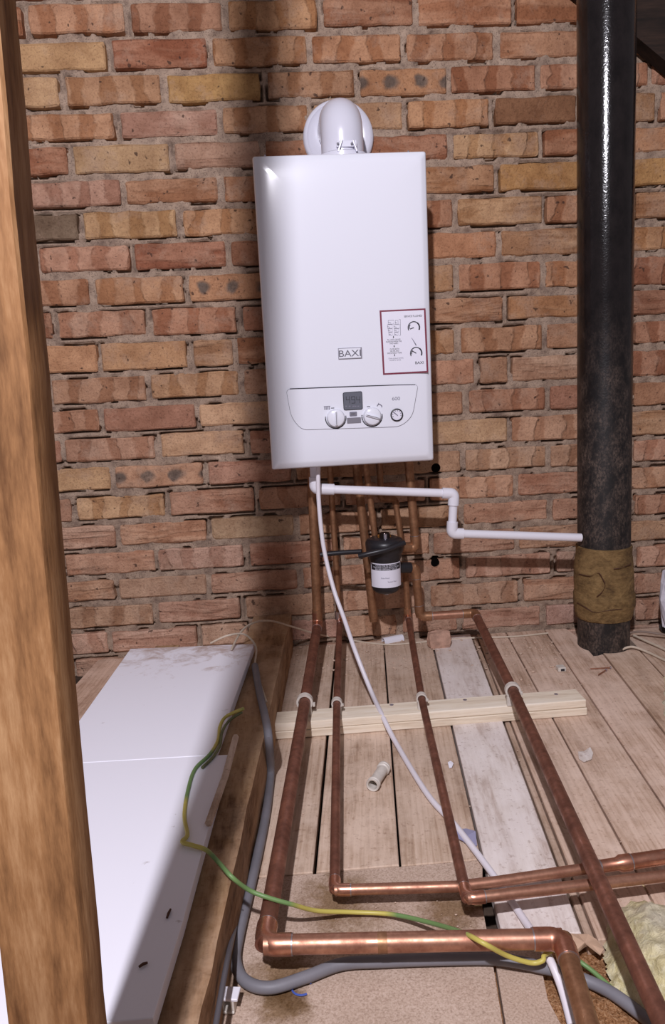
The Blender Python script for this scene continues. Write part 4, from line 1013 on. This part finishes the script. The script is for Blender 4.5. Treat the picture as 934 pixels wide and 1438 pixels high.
cable('cream_cable', 'thin cream cable arching from the sheet back corner down the joist side', 'cable',
      [(296, 903, 'z', .13), (318, 893, 'z', .15), (340, 890, 'z', .15), (353, 898, 'z', .14), (360, 912, 'z', .12), (358, 935, 'z', .106), (364, 955, 'z', .104), (374, 985, 'z', .103)], .0024, MT['cream_cable'], 8)
cable('cream_cable', 'upper cream cable running right from the soil stack along the wall', 'cable',
      [(882, 889, 'z', .02), (900, 887, 'z', .022), (925, 890, 'z', .02), (960, 896, 'z', .01)], .0032, plain('grey_brown_cable', (132, 112, 100), .6), 8)
cable('cream_cable', 'middle cream cable running right from behind the soil stack', 'cable',
      [(890, 892, 'z', .012), (905, 899, 'z', .01), (925, 908, 'z', .008), (950, 920, 'z', .006)], .0032, MT['cream_cable'], 8)
cable('cream_cable', 'lowest cream cable curling out of the soil stack hole to the right', 'cable',
      [(874, 912, 'z', .006), (882, 909, 'z', .010), (892, 909, 'z', .010), (910, 916, 'z', .006), (925, 923, 'z', .005), (960, 940, 'z', .004)], .0032, MT['cream_cable'], 8)

# ------------------------------------------------------------------ batten and pipe clips
ba_, bb_ = P(383, 1040, z=0), P(825, 1005, z=0); dbt = (bb_ - ba_).normalized(); ab = math.atan2(dbt.y, dbt.x)
bt = thing('pale_batten', 'pale new timber batten laid across the floor under the pipes', 'batten', tuple(ba_), rot=(0, 0, ab)); Lb = (bb_ - ba_).length
HB = .0365
bm = bmesh.new(); box(bm, 0, Lb, 0, .062, .001, .018, None, .0015, 1); bm_obj('lower_half', bm, MT['new_timber'], bt)
bm = bmesh.new(); box(bm, .004, Lb - .002, .0012, .0605, .0185, HB, None, .0022, 2); bm_obj('upper_half', bm, MT['new_timber'], bt)
for px, py in ((653, 983), (781, 975), (550, 990)):
    p_ = P(px, py, z=HB); p_ = Matrix.Rotation(-ab, 4, 'Z') @ (p_ - ba_); bm = bmesh.new(); lathe(bm, [(.0045, HB - .001), (.0045, HB + .0008), (.003, HB + .0002), (0, HB + .0002)], (p_.x, p_.y, 0), 'z', 14); bm_obj('screw_head', bm, MT['silver'], bt)
def clip(p, direction, r, label):
    d_ = direction.normalized(); ang = math.atan2(d_.y, d_.x) + math.pi / 2
    t = thing('pipe_clip', label, 'clip', (p.x, p.y, HB), 'white pipe clips on the batten', (0, 0, ang)); h = p.z - HB
    bm = bmesh.new(); ro = r * 1.42; ri = r * 1.06; n = 28; L = .0065
    fr = []; 
    for y_ in (-L, L):
        fr.append([[bm.verts.new((q_ * math.cos(a_), y_, h + q_ * math.sin(a_))) for q_ in (ri, ro)] for a_ in np.linspace(math.radians(-52), math.radians(232), n)])
    for k in range(n - 1):
        for s_ in (0, 1): bm.faces.new((fr[s_][k][0], fr[s_][k][1], fr[s_][k + 1][1], fr[s_][k + 1][0]))
        bm.faces.new((fr[0][k][1], fr[1][k][1], fr[1][k + 1][1], fr[0][k + 1][1])); bm.faces.new((fr[0][k][0], fr[1][k][0], fr[1][k + 1][0], fr[0][k + 1][0]))
    for k in (0, n - 1): bm.faces.new((fr[0][k][0], fr[0][k][1], fr[1][k][1], fr[1][k][0]))
    bm_obj('clip_ring', bm, MT['pvc_dirty'], t, True)
    bm = bmesh.new(); box(bm, -r * 1.1, r * 1.1, -L, L, .0003, max(.004, h - r * 1.02), None, .001, 1); bm_obj('clip_base', bm, MT['pvc_dirty'], t)
    bm = bmesh.new(); box(bm, ro * .95, ro * 1.25, -L * .7, L * .7, h - r * .9, h - r * .3, None, .0008, 1); bm_obj('clip_catch', bm, MT['pvc_dirty'], t)
clip(P(428, 985, z=ZC), A[3] - A[2], .0125, 'white clip round the wide leftmost copper pipe')
clip(P(473, 987, z=.0625), Bp[3] - Bp[2], .0082, 'small white clip round the second pipe from the left')
clip(P(592, 980, z=.0625), Cp[3] - Cp[2], .0082, 'small white clip round the third pipe, at the middle of the batten')
clip(P(720, 969, z=.071), Dp[-1] - Dp[-2], .0117, 'white clip round the rightmost pipe near the batten end')

# ------------------------------------------------------------------ small things on the floor
# plastic coupler
a_, b_ = P(523, 1103, z=.013), P(540, 1077, z=.013); dv = (b_ - a_); Lc = dv.length; tc_ = thing('pipe_coupler', 'short ribbed white plastic pipe coupler lying on the floorboards', 'coupler', tuple(a_.lerp(b_, .5) - Vector((0, 0, .013))))
Mq = Matrix.Translation((0, 0, .013)) @ Matrix.Rotation(math.atan2(dv.y, dv.x), 4, 'Z') @ Matrix.Translation((-Lc / 2, 0, 0))
def lx(name, prof, mat, parent): 
    bm = bmesh.new(); lathe(bm, prof, (0, 0, 0), 'x', 28, Mq); return bm_obj(name, bm, mat, parent, True)
prf = [(.0088, .001), (.0118, 0), (.0126, .001), (.0126, .004), (.0112, .005), (.0112, .0065), (.0126, .0075), (.0126, .010), (.0104, .012), (.0104, Lc - .012), (.0126, Lc - .010), (.0126, Lc - .0075), (.0112, Lc - .0065), (.0112, Lc - .005), (.0126, Lc - .004), (.0126, Lc - .001), (.0118, Lc), (.0088, Lc - .001)]
bm = bmesh.new(); n = 28; rg = []
for r, h in prf + [(.0084, Lc * .75), (.0080, Lc * .5), (.0084, Lc * .25)]:
    rg.append([bm.verts.new(Mq @ Vector((h, r * math.cos(2 * math.pi * k / n), r * math.sin(2 * math.pi * k / n)))) for k in range(n)])
rg.append(rg[0])
for p_, q_ in zip(rg, rg[1:]):
    for k in range(n): bm.faces.new((p_[k], p_[(k + 1) % n], q_[(k + 1) % n], q_[k]))
bm_obj('coupler_body', bm, MT['pvc_dirty'], tc_, True)
# half-round offcut by the wall
a_, b_ = P(538, 897, z=.012), P(565, 892, z=.012); bm = bmesh.new(); dv = (b_ - a_).normalized(); sd = Vector((-dv.y, dv.x, 0)); n = 10; rr_ = []
for p_ in (a_, b_):
    for r in (.0125, .0108): rr_.append([bm.verts.new(p_ + Vector((0, 0, -.012)) + sd * r * math.cos(t) + Vector((0, 0, r * 1.2 * math.sin(t)))) for t in np.linspace(0, math.pi, n)])
for k in range(n - 1):
    bm.faces.new((rr_[0][k], rr_[0][k + 1], rr_[2][k + 1], rr_[2][k])); bm.faces.new((rr_[1][k], rr_[1][k + 1], rr_[3][k + 1], rr_[3][k]))
    for i_ in (0, 2): bm.faces.new((rr_[i_][k], rr_[i_][k + 1], rr_[i_ + 1][k + 1], rr_[i_ + 1][k]))
tag(bm_obj('plastic_offcut', bm, MT['pvc'], None, True), 'white plastic offcut lying at the foot of the wall below the filter', 'offcut')
# brick fragment
def lump(name, label, cat, px, py, sx, sy, sz, mat, seed, z=0, pts=None):
    p_ = P(px, py, z=z); bm = bmesh.new(); bmesh.ops.create_cube(bm, size=2); bmesh.ops.subdivide_edges(bm, edges=bm.edges[:], cuts=3, use_grid_fill=True)
    r_ = np.random.RandomState(seed)
    for v in bm.verts:
        c_ = v.co.copy(); m_ = max(abs(c_.x), abs(c_.y), abs(c_.z)); c_ = c_.lerp(c_.normalized() * 1.2, .5)
        c_ += Vector(r_.uniform(-.07, .07, 3)); v.co = Vector((c_.x * sx, c_.y * sy, max(-.98 * sz, c_.z * sz)))
    return tag(bm_obj(name, bm, mat, None, False, (p_.x, p_.y, z + sz)), label, cat)
lump('brick_fragment', 'broken pinkish lump of brick resting at the foot of the wall', 'rubble', 617, 909, .031, .017, .024, MT['stone'], 3)
# white little connector
p_ = P(788, 942, z=0); cn = thing('cable_connector', 'tiny white connector block lying on the boards near the soil stack', 'connector', tuple(p_))
bm = bmesh.new(); box(bm, -.010, .010, -.010, .012, .0006, .012, None, .0015, 1); bm_obj('connector_body', bm, MT['pvc_dirty'], cn)
bm = bmesh.new(); box(bm, -.004, .005, -.0115, -.0098, .004, .009); bm_obj('connector_slot', bm, MT['ink'], cn)
# screws / nails
def nail(p0, p1, label):
    a_, b_ = P(*p0, z=.004), P(*p1, z=.004); t = thing('nail', label, 'nail', tuple(a_), 'nails lying on the boards'); dv = b_ - a_
    bm = bmesh.new(); tube(bm, [Vector((0, 0, 0)), dv * .9, dv], lambda u: .0014 if u < .8 else .0004, 8); bm_obj('shank', bm, MT['copper_bright'] if 'bright' in label else MT['rust'], t, True)
    bm = bmesh.new(); tube(bm, [-dv.normalized() * .0016, dv.normalized() * .0004], .0034, 10); bm_obj('nail_head', bm, MT['silver'] if 'bright' in label else MT['rust'], t)
nail((857, 937.5), (828, 939), 'bright nail lying level beside the soil stack'); nail((851, 941), (840, 948), 'dark short nail touching the bright nail')
# splintered scar and scraps
def scrap(name, label, cat, outline_, z, mat, th=.0015, lift=.006, seed=0):
    pts = [P(x, y_, z=z) for x, y_ in outline_]; c_ = sum(pts, Vector()) / len(pts); r_ = np.random.RandomState(seed)
    bm = bmesh.new(); top = [bm.verts.new(p - c_ + Vector((0, 0, th + r_.uniform(0, lift)))) for p in pts]; bot = [bm.verts.new(v.co - Vector((0, 0, th))) for v in top]
    ct = bm.verts.new((0, 0, th + lift * .8)); cb = bm.verts.new((0, 0, lift * .8)); n = len(pts)
    for k in range(n): bm.faces.new((top[k], top[(k + 1) % n], ct)); bm.faces.new((bot[k], bot[(k + 1) % n], cb)); bm.faces.new((top[k], top[(k + 1) % n], bot[(k + 1) % n], bot[k]))
    return tag(bm_obj(name, bm, mat, None, False, tuple(c_)), label, cat)
scrap('wood_splinter', 'pale splintered wood chip lifting from the right floorboard', 'splinter', [(812, 1058), (820, 1056), (829, 1052), (833, 1060), (831, 1068), (820, 1072), (813, 1067)], 0, MT['pale_board'], seed=2)
scrap('torn_paper', 'torn brown paper scrap at the end of the floorboards', 'paper', [(800, 1321), (812, 1318), (826, 1322), (838, 1327), (848, 1341), (843, 1344), (830, 1336), (822, 1330), (812, 1340), (804, 1345), (800, 1334)], -.004, MT['paperb'], lift=.010, seed=4)
scrap('blue_scrap', 'small crumpled blue plastic scrap beside the white hose', 'scrap', [(640, 1170), (655, 1166), (668, 1172), (670, 1188), (661, 1192), (650, 1184), (642, 1180)], .001, plain('dull_blue_film', (150, 148, 176), .5), seed=6)
scrap('white_crumb', 'tiny white crumb on the board left of the pale board', 'crumb', [(629, 1075), (633, 1073), (637, 1076), (635, 1080), (631, 1080)], 0, MT['pvc'], seed=8)
# blue ring
p_ = P(424, 1388, z=0); bm = bmesh.new(); tube(bm, [Vector((.0125 * math.cos(t), .0125 * math.sin(t), .0016)) for t in np.linspace(.4, 5.2, 26)], .0013, 6)
tag(bm_obj('blue_ring', bm, MT['blue'], None, True, tuple(p_)), 'broken blue plastic ring on the chipboard below the grey cable', 'ring')
# white cable clip at the bottom left
p_ = P(322, 1412, z=.0); cc_ = thing('cable_clip', 'white plastic cable clip lying at the foot of the joist, bottom left', 'clip', tuple(p_ + Vector((0, -.004, 0))), rot=(0, 0, -.15))
bm = bmesh.new(); box(bm, -.011, .014, -.010, .010, .018, .022, None, .0008, 1); bm_obj('clip_top', bm, MT['pvc'], cc_)
bm = bmesh.new(); box(bm, -.009, .009, -.010, .010, .0006, .004, None, .0008, 1); box(bm, -.009, -.005, -.009, .009, .003, .019); box(bm, .005, .009, -.009, .009, .003, .019); bm_obj('clip_body', bm, MT['pvc_dirty'], cc_)
# dust and rubble lumps along the wall foot: too many small pieces to count
bm = bmesh.new(); r_ = np.random.RandomState(12)
for k in range(520):
    px = r_.uniform(400, 800); py = 897 + abs(r_.normal(0, 26)) + (700 - px) * .02
    p_ = P(px, py, z=0); s_ = min(.0042, abs(r_.normal(.0010, .0012)) + .0006)
    if p_.y > -.02: continue
    m_ = bmesh.ops.create_icosphere(bm, subdivisions=1, radius=s_)
    for v in m_['verts']: v.co = Vector((v.co.x * r_.uniform(.8, 1.6), v.co.y, v.co.z * .7)) + Vector(r_.uniform(-.0004, .0004, 3)) + Vector((p_.x, p_.y, s_ * .6))
for k in range(160):
    px = r_.uniform(400, 930); py = r_.uniform(930, 1300); p_ = P(px, py, z=.003); s_ = r_.uniform(.0005, .0014)
    m_ = bmesh.ops.create_icosphere(bm, subdivisions=1, radius=s_)
    for v in m_['verts']: v.co = Vector((v.co.x * 1.5, v.co.y, v.co.z * .7)) + Vector((p_.x, p_.y, .0005 + s_ * .5))
tag(bm_obj('dust_and_grit', bm, MT['dust']), 'mortar crumbs and grit strewn over the floorboards', 'grit', kind='stuff')

# ------------------------------------------------------------------ glass wool on the right
def wool(name, label, poly, z0, hmax, seed, st=.004):
    pts = [P(x, y_, z=z0) for x, y_ in poly]; xs_ = [p.x for p in pts]; ys_ = [p.y for p in pts]
    gx = np.arange(min(xs_), max(xs_), st); gy = np.arange(min(ys_), max(ys_), st); X, Y = np.meshgrid(gx, gy)
    dmin = np.full(X.shape, 9.); inside = np.zeros(X.shape, bool); n = len(pts)
    for i in range(n):
        a_, b_ = pts[i], pts[(i + 1) % n]; dx, dy = b_.x - a_.x, b_.y - a_.y; t = np.clip(((X - a_.x) * dx + (Y - a_.y) * dy) / (dx * dx + dy * dy + 1e-12), 0, 1)
        dmin = np.minimum(dmin, np.hypot(X - a_.x - t * dx, Y - a_.y - t * dy))
        cond = ((a_.y > Y) != (b_.y > Y)) & (X < dx * (Y - a_.y) / (dy if abs(dy) > 1e-9 else 1e-9) + a_.x); inside ^= cond
    d_ = np.where(inside, dmin, -dmin) + .014 * (fbm(X, Y, 40, seed) - .5)
    Z = z0 - .002 + hmax * np.clip(d_ / .055, 0, 1) * (.25 + .9 * fbm(X, Y, 9, seed + 3, 6)) + .006 * (fbm(X, Y, 90, seed + 7) - .5)
    keep = d_ > 0; ny, nx = X.shape; idx = -np.ones(X.shape, int); vv = []; ff = []
    for j in range(ny - 1):
        for i in range(nx - 1):
            if keep[j, i] and keep[j, i + 1] and keep[j + 1, i] and keep[j + 1, i + 1]:
                f = []
                for jj, ii in ((j, i), (j, i + 1), (j + 1, i + 1), (j + 1, i)):
                    if idx[jj, ii] < 0: idx[jj, ii] = len(vv); vv.append((X[jj, ii], Y[jj, ii], Z[jj, ii]))
                    f.append(int(idx[jj, ii]))
                ff.append(tuple(f))
    o = mesh_obj(name, vv, ff, MT['wool'], None, True); return tag(o, label, 'insulation')
wool('glass_wool', 'fluffy yellow glass wool under the diagonal pipe, bottom right', [(842, 1304), (868, 1266), (879, 1246), (889, 1262), (893, 1234), (904, 1236), (912, 1262), (934, 1276), (1100, 1300), (1150, 1500), (950, 1500), (905, 1440), (880, 1408), (856, 1386), (844, 1342)], -.008, .060, 31, .003)
wool('glass_wool', 'small piece of yellow glass wool on the boards at the right edge', [(932, 950), (950, 940), (990, 960), (990, 1010), (945, 1012), (930, 1005)], 0, .05, 51)
# white polystyrene scrap against the wall at the right
lump('polystyrene_block', 'white crumbly polystyrene block by the wall at the right edge', 'polystyrene', 962, 882, .062, .03, .085, plain('polystyrene', (228, 224, 234), .8, 0, .2, .8, 120, .12), 5, z=.03)
lump('dark_rubble', 'dark grey lump under the polystyrene block at the right edge', 'rubble', 962, 888, .062, .03, .016, plain('dark_grey_rubble', (66, 62, 62), .9, 0, .2, .6, 60, .4), 9)
